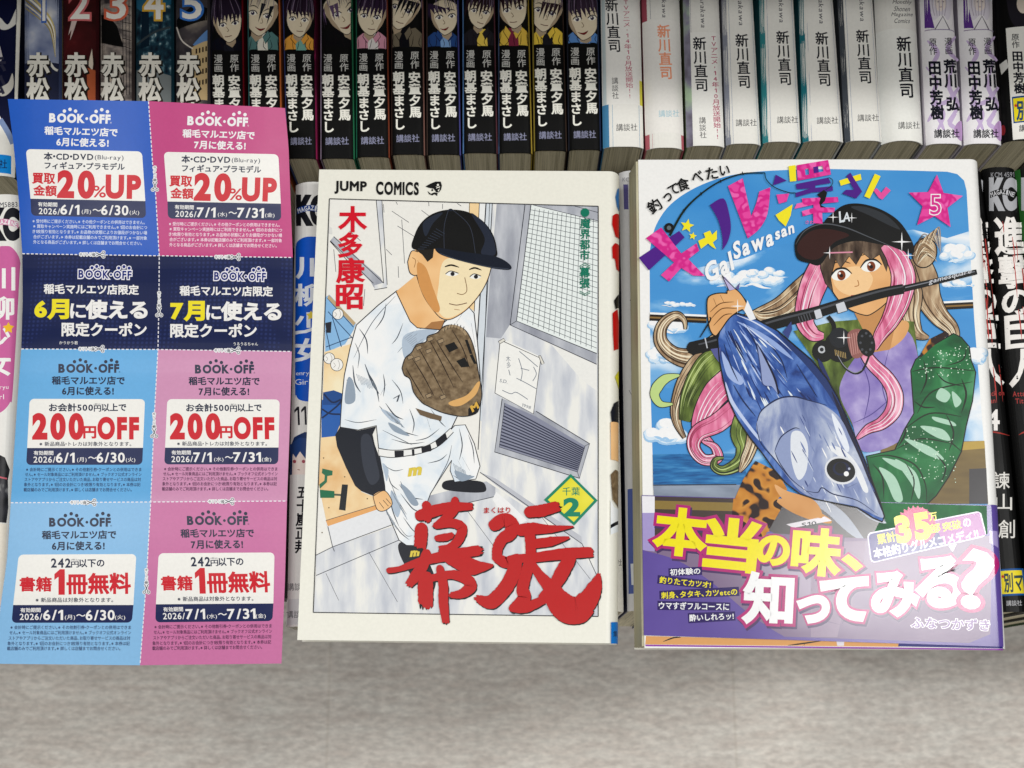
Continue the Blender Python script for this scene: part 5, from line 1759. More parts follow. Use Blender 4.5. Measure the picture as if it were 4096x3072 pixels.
for cx, cy, w in ((985, 735, 46), (1150, 755, 40)):
    P.poly([(cx - w, cy), (cx - w * .2, cy - 19), (cx + w, cy - 3), (cx + w * .4, cy + 15), (cx - w * .5, cy + 14)], '#f3f0e8', True)
    P.disc((cx + 4, cy), 15, '#2b2a2c', 14)
    P.stroke([(cx - w, cy), (cx - w * .2, cy - 20), (cx + w, cy - 4)], 6, LN)
    P.stroke([(cx - w * 1.1, cy - 50), (cx - w * .1, cy - 62), (cx + w * 1.1, cy - 46)], 12, '#26221f', taper=(.5, .3))
P.stroke([(1075, 760), (1090, 850), (1060, 880), (1020, 872)], 5, '#7d5a3c')
P.stroke([(965, 945), (1020, 955), (1090, 940)], 6, '#6a4434')
P.stroke([(1000, 985), (1040, 990)], 4, '#a67a56', smooth=False)
CAPC = [(712, 560), (722, 460), (770, 372), (850, 310), (960, 282), (1090, 296), (1200, 360), (1270, 450), (1300, 550), (1285, 618), (1100, 596), (900, 560)]
P.poly(CAPC, '#14161d', True)
P.poly([(1120, 310), (1200, 365), (1262, 450), (1292, 550), (1280, 605), (1190, 590), (1215, 480)], '#2b303d', True)
for k in range(10):
    P.stroke([(745 + 14 * k, 520 - 16 * k + 40), (790 + 16 * k, 560 - 12 * k)], 3, '#3a4150', smooth=False)
P.poly([(780, 380), (850, 325), (920, 305), (850, 380), (800, 470)], '#2b303b', True)
P.stroke([(960, 284), (930, 400), (930, 555)], 4, '#3a3f4c')
P.stroke([(990, 284), (1110, 400), (1150, 590)], 4, '#3a3f4c')
P.disc((975, 284), 16, '#262a35', 14, ry=9)
P.poly([(880, 552), (1080, 582), (1292, 612), (1392, 668), (1388, 706), (1240, 690), (1030, 640), (900, 596)], '#20242e', True)
P.stroke([(900, 590), (1030, 636), (1240, 684), (1385, 700)], 5, '#3d4350')
# the glove
GLV = [(632, 1400), (655, 1330), (700, 1290), (735, 1235), (800, 1215), (815, 1175), (880, 1150), (930, 1105), (1000, 1098), (1075, 1130), (1120, 1200), (1150, 1300), (1170, 1420), (1185, 1500), (1195, 1590), c2(1225, 40), c2(1200, 90), c2(1110, 110), c2(980, 85), c2(880, 40), (770, 1640), (715, 1570), (690, 1480), (650, 1450)]
P.poly(GLV, LEATHER, True)
P.stroke(GLV + [GLV[0]], 7, LN)
for L in ([(690, 1310), (780, 1450), (860, 1600)], [(745, 1250), (830, 1400), (930, 1590)], [(820, 1190), (900, 1340), (1000, 1540)], [(870, 1200), (950, 1330), (1060, 1500)], [(985, 1130), (1060, 1260), (1110, 1400)], [(660, 1400), (730, 1520), (790, 1620)]):
    P.stroke(L, 7, '#2f251b', taper=(.4, .4))
for q in ([(935, 1240), (1000, 1215), (1030, 1260), (965, 1290)], [(1015, 1350), (1075, 1325), (1110, 1390), (1050, 1395)], [(1075, 1200), (1095, 1200), (1130, 1300), (1110, 1300)], [(1110, 1310), (1130, 1300), (1160, 1370), (1140, 1370)]):
    P.poly(q, '#1b1b1f')
for x, y in ((690, 1330), (750, 1262), (830, 1200), (905, 1215), (820, 1285), (740, 1340), (920, 1610), (820, 1600)):
    P.poly([(x - 22, y - 10), (x + 14, y - 24), (x + 24, y - 2), (x - 12, y + 14)], '#9a8568')
    P.stroke([(x - 22, y - 10), (x + 14, y - 24), (x + 24, y - 2), (x - 12, y + 14), (x - 22, y - 10)], 4, LN, smooth=False)
P.stroke([(920, 1135), (960, 1108), (1010, 1105), (1060, 1130), (1085, 1165)], 18, '#a38d6e')
for k in range(7):
    P.stroke([(930 + 22 * k, 1140 - 26 * math.sin(k / 6 * 3.1)), (938 + 22 * k, 1108 - 22 * math.sin(k / 6 * 3.1))], 4, LN, smooth=False)
P.poly([(965, 1640), (1090, 1590), (1165, 1500), (1182, 1510), (1150, 1590), (1060, 1659), (990, 1668)], '#d8a868', True)
P.poly(q2((1150, 60), (1210, 10), (1228, 40), (1200, 95), (1150, 105)), '#1f1f22')
P.line('M', c2(1172, 62), c2(1212, 34), 40, '#d6a948', .05, shear=.2)
P.poly(q2((800, 55), (860, 75), (975, 110), (970, 140), (900, 125), (830, 100)), '#6d5b46')
P.line('m', c2(760, 480), c2(835, 470), 48, '#d9c24a', .06, shear=.3)
P.line('m', c2(770, 1022), c2(822, 1016), 34, '#d9c24a', .06, shear=.3)
P.line('7', (580, 1628), (628, 1600), 36, '#4a4f58', .0)
P.stroke([FR[0], FR[1]], 6, LN, smooth=False)
P.stroke([FR[1], FR[2]], 6, LN, smooth=False)
P.stroke([FR[2], FR[3]], 6, LN, smooth=False)
P.stroke([FR[3], FR[0]], 6, LN, smooth=False)
# volume badge
P.part('volume_badge')
D = q2((1830, 492), (2008, 668), (1852, 834), (1652, 664))
P.poly(D, '#1c8163')
cxd, cyd = sum(p[0] for p in D) / 4, sum(p[1] for p in D) / 4
P.poly([(cxd + (x - cxd) * .86, cyd + (y - cyd) * .86) for x, y in D], pattern('badge_yellow', [(0.35, '#d8d02a'), (0.7, '#e9e04e')], (1, 1, 1), 90, 2))
P.line('千葉', c2(1775, 607), c2(1890, 607), 58, '#1c8163', .01)
P.line('2', c2(1790, 712), c2(1882, 712), 116, '#1c8163', .05)
# writing
P.part('header_lettering')
P.line('JUMP', (160, 124), (380, 128), 84, '#16161a', .04)
P.line('COMICS', (452, 130), (748, 134), 84, '#16161a', .04)
P.part('emblem')
P.poly([(798, 118), (830, 100), (868, 84), (905, 84), (914, 112), (908, 140), (893, 160), (872, 158), (856, 134), (820, 128)], '#16161a')
P.disc((886, 108), 8, '#e8e6da', 12)
P.stroke([(872, 120), (900, 130)], 4, '#e8e6da', smooth=False)
P.stroke([(900, 118), (874, 132)], 4, '#e8e6da', smooth=False)
P.poly([(812, 150), (822, 172), (846, 182), (862, 172), (880, 186), (884, 164), (860, 160), (836, 170)], '#16161a')
P.disc((846, 144), 7, '#16161a', 10)
P.poly([(884, 144), (898, 138), (890, 156)], '#e8e6da')
P.part('author_lettering')
for ch, b in (('木', (190, 262, 378, 436)), ('多', (188, 446, 346, 616)), ('康', (174, 626, 362, 796)), ('昭', (172, 812, 352, 980))):
    P.box(ch, *b, '#cf1f2e', .03)
P.part('subtitle_lettering')
GRN = '#14745c'
P.disc((1923, 303), 31, GRN, 26)
P.vline('魔界都市', (1926, 342), (1920, 640), 74, GRN, .022)
for y, s in ((672, -1), (864, 1)):
    for k in (0, 16):
        P.stroke([(1886, y - 8 * s + k * .8), (1923, y + 12 * s + k * .8), (1960, y - 8 * s + k * .8)], 5, GRN, smooth=False)
P.vline('幕張', (1922, 688), (1920, 838), 74, GRN, .03)
# brush title
P.part('title')
TS = [  # (points, widths) in the lower crop
    ([(830, 768), (900, 745), (1020, 715), (1165, 708)], [62, 70, 62, 40]),
    ([(872, 700), (885, 750), (880, 790)], [52, 58, 40]),
    ([(1062, 668), (1050, 735), (985, 800), (930, 835)], [44, 56, 50, 30]),
    ([(838, 855), (836, 910), (832, 962)], [74, 76, 70]),
    ([(940, 838), (1040, 818), (1108, 850), (1085, 930), (1030, 980), (975, 990)], [34, 52, 60, 56, 48, 40]),
    ([(945, 918), (1000, 912), (1040, 900)], [36, 46, 34]),
    ([(625, 1132), (700, 1120), (830, 1075), (1000, 1035), (1215, 1000)], [34, 32, 50, 62, 60]),
    ([(872, 1020), (850, 1095), (800, 1170), (765, 1215)], [54, 66, 66, 48]),
    ([(1010, 1045), (1110, 1080), (1190, 1110), (1310, 1100)], [60, 100, 90, 16]),
    ([(868, 1180), (866, 1260), (868, 1340)], [78, 90, 84]),
    ([(900, 1185), (1040, 1160), (1140, 1190), (1165, 1240), (1110, 1285), (1040, 1295)], [40, 52, 66, 72, 56, 34]),
    ([(962, 1120), (985, 1230), (985, 1340), (1000, 1465)], [44, 56, 58, 42]),
    ([(1325, 830), (1390, 795), (1440, 830), (1430, 885), (1375, 925), (1345, 985), (1340, 1040)], [72, 76, 80, 78, 66, 60, 56]),
    ([(1345, 1050), (1400, 1080), (1450, 1060), (1640, 1040)], [60, 66, 52, 46]),
    ([(1470, 1060), (1440, 1170), (1380, 1270), (1300, 1340), (1215, 1320)], [70, 84, 84, 84, 40]),
    ([(1555, 745), (1640, 735), (1730, 710)], [64, 70, 62]),
    ([(1500, 865), (1580, 855), (1700, 858), (1845, 842)], [70, 70, 46, 8]),
    ([(1550, 850), (1560, 920), (1565, 1020)], [60, 62, 60]),
    ([(1590, 955), (1700, 940), (1815, 915)], [56, 56, 14]),
    ([(1440, 1055), (1600, 1045), (1800, 1020), (1955, 1012)], [44, 56, 66, 58]),
    ([(1560, 1050), (1535, 1150), (1510, 1250), (1520, 1320), (1450, 1380)], [60, 66, 70, 80, 50]),
    ([(1440, 1385), (1530, 1380), (1640, 1330)], [40, 60, 50]),
    ([(1560, 1070), (1620, 1160), (1690, 1240), (1760, 1340)], [44, 54, 80, 110]),
    ([(1820, 1060), (1770, 1150), (1720, 1230), (1640, 1310)], [76, 84, 70, 44]),
    ([(1700, 1250), (1770, 1340), (1860, 1380), (1940, 1330), (1990, 1240), (2015, 1160)], [90, 120, 130, 120, 84, 20]),
    ([(1672, 1310), (1720, 1400), (1800, 1455), (1900, 1450), (1960, 1400)], [36, 40, 50, 56, 40]),
]
for dx, m in ((8, '#1a0c0e'), (0, '#b8161f')):
    for pts, ws in TS:
        P.brush([(p[0] + dx * .6, p[1] + dx) for p in q2(*pts)], [w * 1.22 for w in ws], m, .05)
P.line('まくはり', c2(1255, 735), c2(1428, 733), 40, '#b8161f', .02)
P.build(bb.cover)
# the rolled edge and the spine print that shows on it
P.frame(0, 0, 1)
P.part('spine_picture')
def spx(y, x0, x1=2484):
    return x0
RE_ = lambda y: 2478 - 6 * (y - 712) / 1865
def sp_poly(pts, m):
    P.poly([(min(x, RE_(y) - .5), y) for x, y in pts], m)
sp_poly([(2450, 866), (2462, 858), (2476, 862), (2476, 960), (2462, 950), (2448, 900)], '#b8161f')
sp_poly([(2448, 990), (2460, 975), (2476, 985), (2476, 1090), (2466, 1080), (2460, 1040), (2450, 1035)], '#b8161f')
sp_poly([(2456, 1205), (2476, 1180), (2476, 1235), (2462, 1240)], '#1d1d20')
sp_poly([(2450, 1255), (2470, 1240), (2476, 1300), (2474, 1400), (2456, 1405), (2452, 1340)], '#b8161f')
sp_poly([(2470, 760), (2462, 790), (2468, 830), (2476, 850), (2476, 756)], '#2f6fb0')
sp_poly([(2460, 1510), (2476, 1486), (2476, 1560)], '#d8d02a')
P.part('spine_print')
sp_poly([(2442, 1650), (2456, 1615), (2474, 1606), (2474, 1700), (2446, 1690)], '#23252c')
sp_poly([(2442, 1690), (2474, 1695), (2474, 1850), (2444, 1840)], SKIN)
sp_poly([(2442, 1900), (2462, 1880), (2474, 1890), (2474, 2035), (2450, 2000)], LEATHER)
sp_poly([(2442, 2000), (2456, 2030), (2474, 2040), (2474, 2130), (2442, 2140)], CLOTH)
sp_poly([(2442, 2100), (2474, 2085), (2474, 2100), (2442, 2115)], '#202127')
P.part('foot_label')
sp_poly([(2444, 2490), (2473, 2490), (2472, 2576), (2444, 2575)], '#1673c4')
P.box('集', 2452, 2524, 2470, 2548, '#14304e', .01)
P.build(bb.cover)

# ------------------------------------------------------------------ the second comic lying face up, with its paper band
gb = FlatBook('comic_book', 'blue sky comic with an angler holding a big tuna and a purple paper band', 0.0135, (2553, 639), (3905, 664), (4016, 2598), (2578, 2592), .0075, left_ext=.0024, base='#ecebe8')
P = gb.pr
G1 = (2500, 600, .67812)
P.frame(*G1)
def cv(frm):
    def f(*pts):
        return [((frm[0] + x * frm[2] - G1[0]) / G1[2], (frm[1] + y * frm[2] - G1[1]) / G1[2]) for x, y in pts]
    return f
g2 = cv((2540, 1250, .63291))
g5 = cv((2540, 1960, .70344))
LN = '#1b1a1e'
P.part('illustration')
SKYP = [(145, 640)] + catmull([(145, 640), (152, 560), (185, 440), (270, 320), (420, 220), (620, 150), (860, 122), (1200, 112)], 5) + [(1700, 122), (1900, 128), (1960, 142), (2000, 180), (2015, 240), (2060, 1000)] + g2((2205, 820), (2240, 1400)) + g5((108, 60)) + [(150, 1400)]
P.poly(SKYP, SKY)
P.poly([(145, 640)] + catmull([(145, 640), (152, 560), (185, 440), (270, 320), (420, 220), (620, 150), (860, 122), (1200, 112)], 5) + [(1700, 122), (1900, 128), (1960, 142), (2000, 180), (2015, 240), (2028, 480), (1900, 520), (1700, 470), (900, 560), (700, 640), (400, 700), (147, 760)], SKYTOP)
def cloud(c, w, h, n, seed, cols=('#9cc2e2', '#cfe0ee', '#f0f4f6')):
    """cumulus: round heads along a flat foot, in three tones"""
    r = random.Random(seed)
    heads = []
    for i in range(2 * n):
        t = r.uniform(0, 1)
        env = math.sin(math.pi * t) ** .6
        heads.append((c[0] + (t - .5) * w, c[1] - env * h * r.uniform(.0, .55), h * (.12 + .22 * env) * r.uniform(.6, 1.1)))
    for col_, k, dx, dy in zip(cols, (1.0, .84, .6), (0, -2, -5), (0, -.05, -.12)):
        for x, y, q in heads:
            P.disc((x + dx, y + dy * h), q * 1.5 * k, col_, 16, .05, ry=q * k)
    for i in range(4):
        x = c[0] + r.uniform(-.5, .3) * w
        P.stroke([(x, c[1] + r.uniform(-.1, .2) * h), (x + w * .15, c[1] + r.uniform(-.05, .2) * h), (x + w * .3, c[1] + r.uniform(-.05, .25) * h)], h * .1, r.choice(cols), taper=(.1, .1))
cloud((720, 790), 420, 110, 9, 3)
cloud((820, 740), 240, 70, 6, 4)
cloud((1960, 640), 160, 120, 6, 5)
cloud((1960, 800), 180, 60, 6, 8)
cloud((260, 1060), 220, 120, 7, 6)
cloud(g2((200, 800))[0], 220, 150, 8, 9)
cloud(g2((190, 300))[0], 180, 120, 7, 12)
cloud(g2((2160, 300))[0], 70, 120, 4, 13)
cloud((310, 920), 200, 40, 6, 15)
P.poly(g2((112, 898), (700, 892), (700, 1092), (114, 1088)), SEA)
P.poly(g2((114, 1088), (700, 1090), (720, 1180), (120, 1180)), pattern('deck_print', [(0.3, '#6d7788'), (0.7, '#98a2b2')], (1, 3, 1), 60, 3))
P.stroke(g2((114, 1092), (640, 1088)), 7, '#39404c', smooth=False)
P.poly(g2((1560, 830), (2206, 812), (2230, 1210), (1500, 1210)), CABIN)
P.poly(g2((2060, 820), (2206, 812), (2210, 860), (2062, 872)), '#b79a4c')
P.poly(g2((2110, 990), (2218, 985), (2228, 1210), (2110, 1210)), '#4c4a4c')
# rail
for L in ([(145, 985), (480, 1000)], [(1790, 925), (2052, 912)]):
    P.stroke(L, 46, '#2a231c', smooth=False)
    P.stroke([(L[0][0], L[0][1] - 20), (L[1][0], L[1][1] - 20)], 12, '#f0efec', smooth=False)
    P.stroke([(L[0][0], L[0][1] + 4), (L[1][0], L[1][1] + 4)], 10, '#8a6a3c', smooth=False)
# hair streaming to the left and the scarf
def lock(pts, ws, m, line=6):
    P.stroke(pts, 0, LN, ws=[w + 2 * line for w in ws])
    P.stroke(pts, 0, m, ws=ws)
    if line < 5:
        return
    cl = catmull(pts, 3)
    n = len(cl)
    rr = random.Random(int(pts[0][0] + pts[0][1] * 3 + ws[1]))
    dark, lite = {id(HAIR): ('#4a3727', '#ece0c4'), id(PINKH): ('#92304f', '#fbe3ea'), id(OLIVE): ('#27300f', '#b9c982')}.get(id(m), ('#555', '#eee'))
    for k in range(11):
        off = rr.uniform(-.42, .42)
        i0, i1 = rr.randint(0, max(0, n // 2 - 1)), rr.randint(n // 2 + 1, n - 1)
        seg = []
        for i in range(i0, i1 + 1):
            a_, b_ = cl[max(i - 1, 0)], cl[min(i + 1, n - 1)]
            d_ = Vector((b_[0] - a_[0], b_[1] - a_[1])).normalized()
            t = i / (n - 1) * (len(ws) - 1)
            q = min(int(t), len(ws) - 2)
            w_ = ws[q] * (1 - t + q) + ws[q + 1] * (t - q)
            seg.append((cl[i][0] - d_.y * w_ * off, cl[i][1] + d_.x * w_ * off))
        if len(seg) > 2:
            P.stroke(seg, rr.uniform(3, 7), dark if k % 2 else lite, taper=(.15, .1), n=2)
lock([(1180, 700), (1040, 830), (920, 930), (780, 1000), (640, 1080), (520, 1180), (400, 1230), (290, 1210), (215, 1140), (210, 1060), (250, 1000), (310, 975), (350, 1010), (355, 1060)], [120, 130, 120, 110, 130, 150, 120, 90, 76, 64, 52, 38, 24, 8], HAIR)
lock([(1150, 760), (960, 950), (820, 985), (760, 960)], [90, 90, 60, 10], HAIR)
lock([(560, 1180), (440, 1270), (370, 1360), (330, 1440), (300, 1540), (310, 1620), (350, 1700)], [120, 130, 110, 90, 60, 40, 14], HAIR)
lock([(600, 1200), (500, 1280), (430, 1380), (380, 1480), (350, 1600)], [150, 170, 150, 110, 60], OLIVE)
lock([(320, 1330), (240, 1350), (190, 1400), (175, 1450), (210, 1500), (280, 1500)], [10, 50, 60, 50, 36, 10], '#b9cf84', 4)
lock([(640, 1340), (540, 1430), (470, 1540), (440, 1640), (470, 1700), (520, 1740)], [150, 150, 120, 90, 60, 20], PINKH)
lock(g2((640, 600), (520, 700), (400, 760), (370, 850), (430, 930), (520, 920), (500, 850), (430, 820)), [110, 110, 90, 70, 60, 60, 40, 10], PINKH)
lock(g2((720, 640), (680, 760), (700, 860), (660, 950), (560, 1000), (500, 975), (510, 930), (560, 920)), [150, 140, 110, 80, 50, 40, 24, 6], OLIVE)
lock(g2((740, 700), (740, 820), (700, 930), (660, 1010)), [60, 70, 60, 10], HAIR)
# right side hair
lock([(1700, 640), (1760, 760), (1790, 880), (1850, 980), (1920, 1050), (1940, 1110), (1900, 1130), (1870, 1090)], [160, 160, 140, 110, 80, 50, 30, 6], HAIR)
lock([(1640, 700), (1680, 850), (1680, 980), (1720, 1080), (1790, 1110)], [130, 140, 110, 70, 10], HAIR)
P.disc((1765, 610), 74, LN, 24, ry=92, rot=.3)
P.disc((1765, 610), 67, HAIR, 24, ry=85, rot=.3)
r6 = random.Random(4)
for k in range(22):
    a = r6.uniform(-1.2, 1.2)
    P.stroke([(1712 + 10 * a, 640 + 40 * a), (1765 + r6.uniform(-20, 20), 560 + 60 * a), (1828 + 10 * a, 610 + 50 * a)], 4, ['#4a3727', '#ece0c4', '#8a6f52'][k % 3], taper=(.2, .1))
for k in range(9):
    P.stroke([(1740 + 8 * k, 560), (1770 + 10 * k, 520 - 8 * k), (1830 + 4 * k, 540 + 10 * k)], 5, ['#6a5038', '#d8c4a2', '#a98d6e'][k % 3], taper=(.3, .1))
# trunk: jacket, shirt, arms
P.poly(g2((1000, 120), (1250, 60), (1500, 40), (1760, 60), (1800, 400), (1740, 760), (1430, 830), (1280, 540), (1100, 260)), OLIVE)
P.poly(g2((1290, 480), (1420, 250), (1560, 160), (1720, 120), (1790, 330), (1760, 660), (1660, 820), (1440, 880), (1370, 700)), LAVT, True)
for L in (g2((1420, 300), (1480, 480), (1440, 700)), g2((1600, 240), (1560, 460), (1620, 660)), g2((1380, 700), (1500, 640), (1640, 520))):
    P.stroke(L, 6, '#54468a', taper=(.2, .2))
P.poly(g2((1480, 110), (1560, 60), (1720, 60), (1700, 160), (1590, 240), (1500, 210)), SKIN2, True)
JK = g2((1740, 370), (1770, 300), (1880, 210), (2010, 135), (2060, 160), (2110, 220), (2120, 300), (2150, 380), (2130, 560), (2090, 720), (2060, 880), (1980, 1040), (1900, 1160), (1840, 1215), (1530, 1215), (1500, 1100), (1460, 910), (1640, 870), (1700, 740), (1760, 640))
P.poly(JK, GREENJ)
P.stroke(JK + [JK[0]], 7, LN, smooth=False)
P.poly(g2((1800, 270), (1860, 170), (1960, 120), (1985, 140), (1900, 200), (1800, 290)), LEOB)
r3 = random.Random(5)
for L in (((1750, 375), (1900, 350), (2150, 372)), ((1780, 640), (1880, 500), (2130, 440)), ((1700, 740), (1860, 640), (2060, 660)), ((1640, 870), (1800, 800), (2000, 830)), ((1480, 920), (1600, 905), (1760, 960), (1830, 1080), (1840, 1200)), ((2060, 880), (1960, 800), (1860, 780))):
    P.stroke(g2(*L), 9, '#10301b', taper=(.3, .3))
for q in (((1640, 930), (1760, 1000), (1800, 1100), (1790, 1180), (1740, 1080)), ((1540, 980), (1640, 1040), (1690, 1180), (1640, 1190), (1590, 1080)), ((1930, 480), (1990, 520), (1960, 570), (1900, 540)), ((1800, 720), (1940, 740), (1990, 810), (1900, 790)), ((1700, 800), (1860, 850), (1950, 930), (1840, 900)), ((2000, 500), (2060, 560), (2020, 600)), ((1560, 920), (1680, 950), (1720, 1010), (1640, 980)), ((1880, 660), (2000, 690), (2020, 720), (1900, 690))):
    P.poly(g2(*q), '#a9cdb6', True)
for L, w in (((1820, 300), (1840, 420), (1800, 520)), 10), (((1900, 380), (1960, 440), (2080, 470)), 8), (((2060, 420), (2090, 520), (2060, 640)), 12), (((1760, 560), (1820, 600), (1900, 600)), 9), (((1720, 700), (1700, 780), (1660, 850)), 12), (((1960, 640), (2010, 760), (1980, 880)), 10), (((1900, 900), (1960, 980), (1930, 1080)), 10), (((1500, 960), (1560, 1040), (1570, 1180)), 9), (((1700, 940), (1760, 1060), (1740, 1200)), 8), (((2090, 220), (2070, 300), (1960, 340)), 8):
    P.stroke(g2(*L), w, '#0d2a18', taper=(.1, .1))
for i in range(170):
    a, b = r3.uniform(0, 1), r3.uniform(0, 1)
    x, y = 1790 + 330 * a + 0 * b, 200 + 180 * b + (1 - a) * 60
    if i % 2:
        x, y = 1700 + 330 * a, 700 + 330 * b + 60 * a
    if y < 130 + (1 - a) * 160 or (x > 2040 and y > 760):
        continue
    P.disc(g2((x, y))[0], r3.uniform(2, 4.5), '#cfe6cf', 6)
    P.lay -= 1
P.up()
# neck and head
P.poly([(1340, 940), (1540, 880), (1600, 1000), (1560, 1180), (1440, 1200), (1400, 1060)], '#c08a55')
lock([(1180, 660), (1110, 800), (1070, 930), (1060, 1020), (1110, 1090), (1170, 1100)], [150, 150, 130, 100, 80, 30], PINKH)
FACE = [(1170, 640), (1250, 560), (1500, 520), (1600, 620), (1610, 760), (1560, 880), (1460, 965), (1400, 975), (1300, 930), (1230, 850), (1180, 750)]
P.poly(FACE, SKIN2, True)
P.stroke(FACE[3:], 6, LN)
P.poly([(1240, 720), (1380, 690), (1460, 760), (1400, 860), (1290, 850), (1230, 790)], '#efc592', True)
for cx, cy, rr in ((1272, 742, 1), (1448, 690, 1)):
    P.poly([(cx - 56, cy + 8), (cx - 26, cy - 30), (cx + 22, cy - 36), (cx + 56, cy - 8), (cx + 22, cy + 26), (cx - 28, cy + 30)], '#f4efe8', True)
    P.disc((cx + 2, cy), 25, '#7a3c22', 18, ry=30)
    P.disc((cx + 2, cy + 2), 11, '#231712', 12)
    P.disc((cx - 8, cy - 12), 7, '#f6f2ec', 10)
    P.stroke([(cx - 62, cy + 8), (cx - 28, cy - 34), (cx + 24, cy - 40), (cx + 64, cy - 10)], 12, LN, taper=(.4, .4))
    P.stroke([(cx - 60, cy - 62), (cx, cy - 84), (cx + 56, cy - 70)], 9, '#54402f', taper=(.3, .3))
P.stroke([(1370, 770), (1376, 800), (1352, 808)], 5, '#a9713f')
P.stroke([(1330, 862), (1390, 858), (1450, 838)], 7, '#a8524a')
P.poly([(1345, 866), (1395, 866), (1440, 846), (1420, 882), (1375, 890)], '#c4716a', True)
# fringe and side locks
BANG = [(1160, 560), (1300, 520), (1500, 520), (1590, 560), (1640, 700), (1600, 690), (1560, 620), (1540, 720), (1500, 620), (1450, 650), (1400, 610), (1360, 680), (1320, 630), (1270, 700), (1240, 650), (1210, 760), (1225, 840), (1180, 790), (1150, 700)]
P.poly(BANG, pattern('dark_hair_print', [(0.3, '#2f2622'), (0.5, '#55463b'), (0.7, '#8a7662')], (2.6, .7, 1), 130, 4, 0.33))
P.stroke(BANG + [BANG[0]], 5, LN, smooth=False)
lock([(1530, 560), (1600, 640), (1640, 760), (1610, 900), (1560, 1010), (1500, 1100), (1470, 1180)], [60, 120, 140, 130, 100, 70, 20], PINKH)
lock(g2((1450, 260), (1500, 330), (1590, 420), (1640, 520), (1630, 620), (1560, 700), (1470, 740), (1400, 800)), [60, 70, 80, 90, 90, 70, 50, 12], PINKH)
# cap
CROWN = [(1170, 440), (1230, 370), (1300, 325), (1400, 322), (1520, 360), (1620, 430), (1690, 540), (1700, 610), (1640, 600), (1540, 560), (1380, 500), (1260, 470)]
P.poly(CROWN, '#17181a', True)
P.poly([(1330, 340), (1420, 340), (1540, 390), (1620, 470), (1560, 450), (1440, 390)], '#33363a', True)
BRIM = [(1000, 600), (1005, 530), (1060, 470), (1160, 430), (1280, 450), (1440, 510), (1590, 570), (1500, 560), (1360, 540), (1230, 580), (1150, 680), (1080, 670), (1020, 650)]
P.poly(BRIM, '#141416', True)
P.poly([(1015, 600), (1030, 540), (1100, 480), (1200, 470), (1320, 505), (1230, 550), (1150, 640), (1070, 645)], '#3a2422', True)
P.stroke([(1005, 560), (1060, 480), (1160, 440), (1290, 458), (1440, 518), (1600, 585)], 7, '#54575c', taper=(.3, .3))
P.line('L', (1262, 400), (1292, 392), 62, '#d5dbe0', .02, shear=.2)
P.line('A', (1284, 402), (1326, 396), 52, '#d5dbe0', .02, shear=.2)
def spark(c, r, m='#f7f5f0'):
    P.poly([(c[0], c[1] - r), (c[0] + r * .08, c[1] - r * .08), (c[0] + r, c[1]), (c[0] + r * .08, c[1] + r * .08), (c[0], c[1] + r), (c[0] - r * .08, c[1] + r * .08), (c[0] - r, c[1]), (c[0] - r * .08, c[1] - r * .08)], m)
for c, r in (((1225, 400), 36), ((1335, 404), 32), ((1630, 545), 60), ((1668, 625), 40), ((1205, 610), 40)):
    spark(c, r)
P.stroke([(1205, 610), (1340, 606)], 8, '#d78fa4', smooth=False)
# the rod and reel
ROD = [(385, 1175), (560, 1130), (860, 1030), (1110, 965), (1290, 910), (1500, 850), (1640, 822)]
P.stroke(ROD, 96, LN, ws=[78, 78, 74, 70, 66, 62, 58])
P.stroke([(1640, 822), (2072, 722)], 0, LN, smooth=False, ws=[40, 30])
P.stroke([(x, y - 14) for x, y in ROD], 0, '#4b4d52', ws=[6, 12, 12, 12, 12, 12, 6])
P.stroke([(1650, 815), (2060, 720)], 6, '#7b7d84', smooth=False)
for q in ([(1238, 912), (1290, 895), (1310, 950), (1255, 968)], [(1110, 950), (1150, 938), (1165, 990), (1125, 1003)]):
    P.poly(q, '#c9ccd2')
    P.stroke(q + [q[0]], 4, LN, smooth=False)
for k in range(5):
    P.stroke([(1020 + 16 * k, 985 - 5 * k), (1034 + 16 * k, 1025 - 5 * k)], 5, '#54565c', smooth=False)
P.disc((400, 1170), 38, '#0f0f12', 20)
P.stroke([(470, 1110), (484, 1172)], 7, '#b9bcc2', smooth=False)
P.line('gamesquare', (1790, 788), (2040, 724), 26, '#d9dade', .0, shear=.4)
P.stroke([(1195, 985), (1230, 1040), (1215, 1120), (1160, 1180), (1110, 1220)], 26, '#16171a')
P.disc((1165, 1190), 64, '#17181b', 22)
P.disc((1158, 1180), 22, '#b9bcc0', 16)
P.disc((1158, 1180), 12, '#2a2b2f', 12)
P.disc((1270, 1160), 96, '#131417', 24)
P.disc((1262, 1110), 60, '#26282c', 20)
P.poly([(1310, 1090), (1390, 1065), (1410, 1200), (1340, 1225)], '#8f5d58', True)
for k in range(6):
    P.stroke([(1318 + 14 * k, 1090 - 4 * k), (1336 + 12 * k, 1215 - 4 * k)], 4, '#c18e86', smooth=False)
P.disc((1420, 1140), 52, '#18191c', 20, ry=84, rot=-.25)
for k in range(8):
    a = k * .785
    P.disc((1420 + 34 * math.cos(a), 1140 + 56 * math.sin(a)), 8, '#4a4c52', 8)
P.stroke([(1245, 1200), (1290, 1280), (1350, 1320), (1400, 1300), (1440, 1210)], 12, '#1a1b1e')
P.stroke([(1245, 1200), (1290, 1276), (1350, 1316), (1396, 1298)], 4, '#8d9096')
for k in range(7):
    P.stroke([(1236 + 10 * k, 1180 + 3 * k), (1240 + 10 * k, 1215 + 3 * k)], 4, '#a9905c', smooth=False)
spark((1288, 1110), 44)
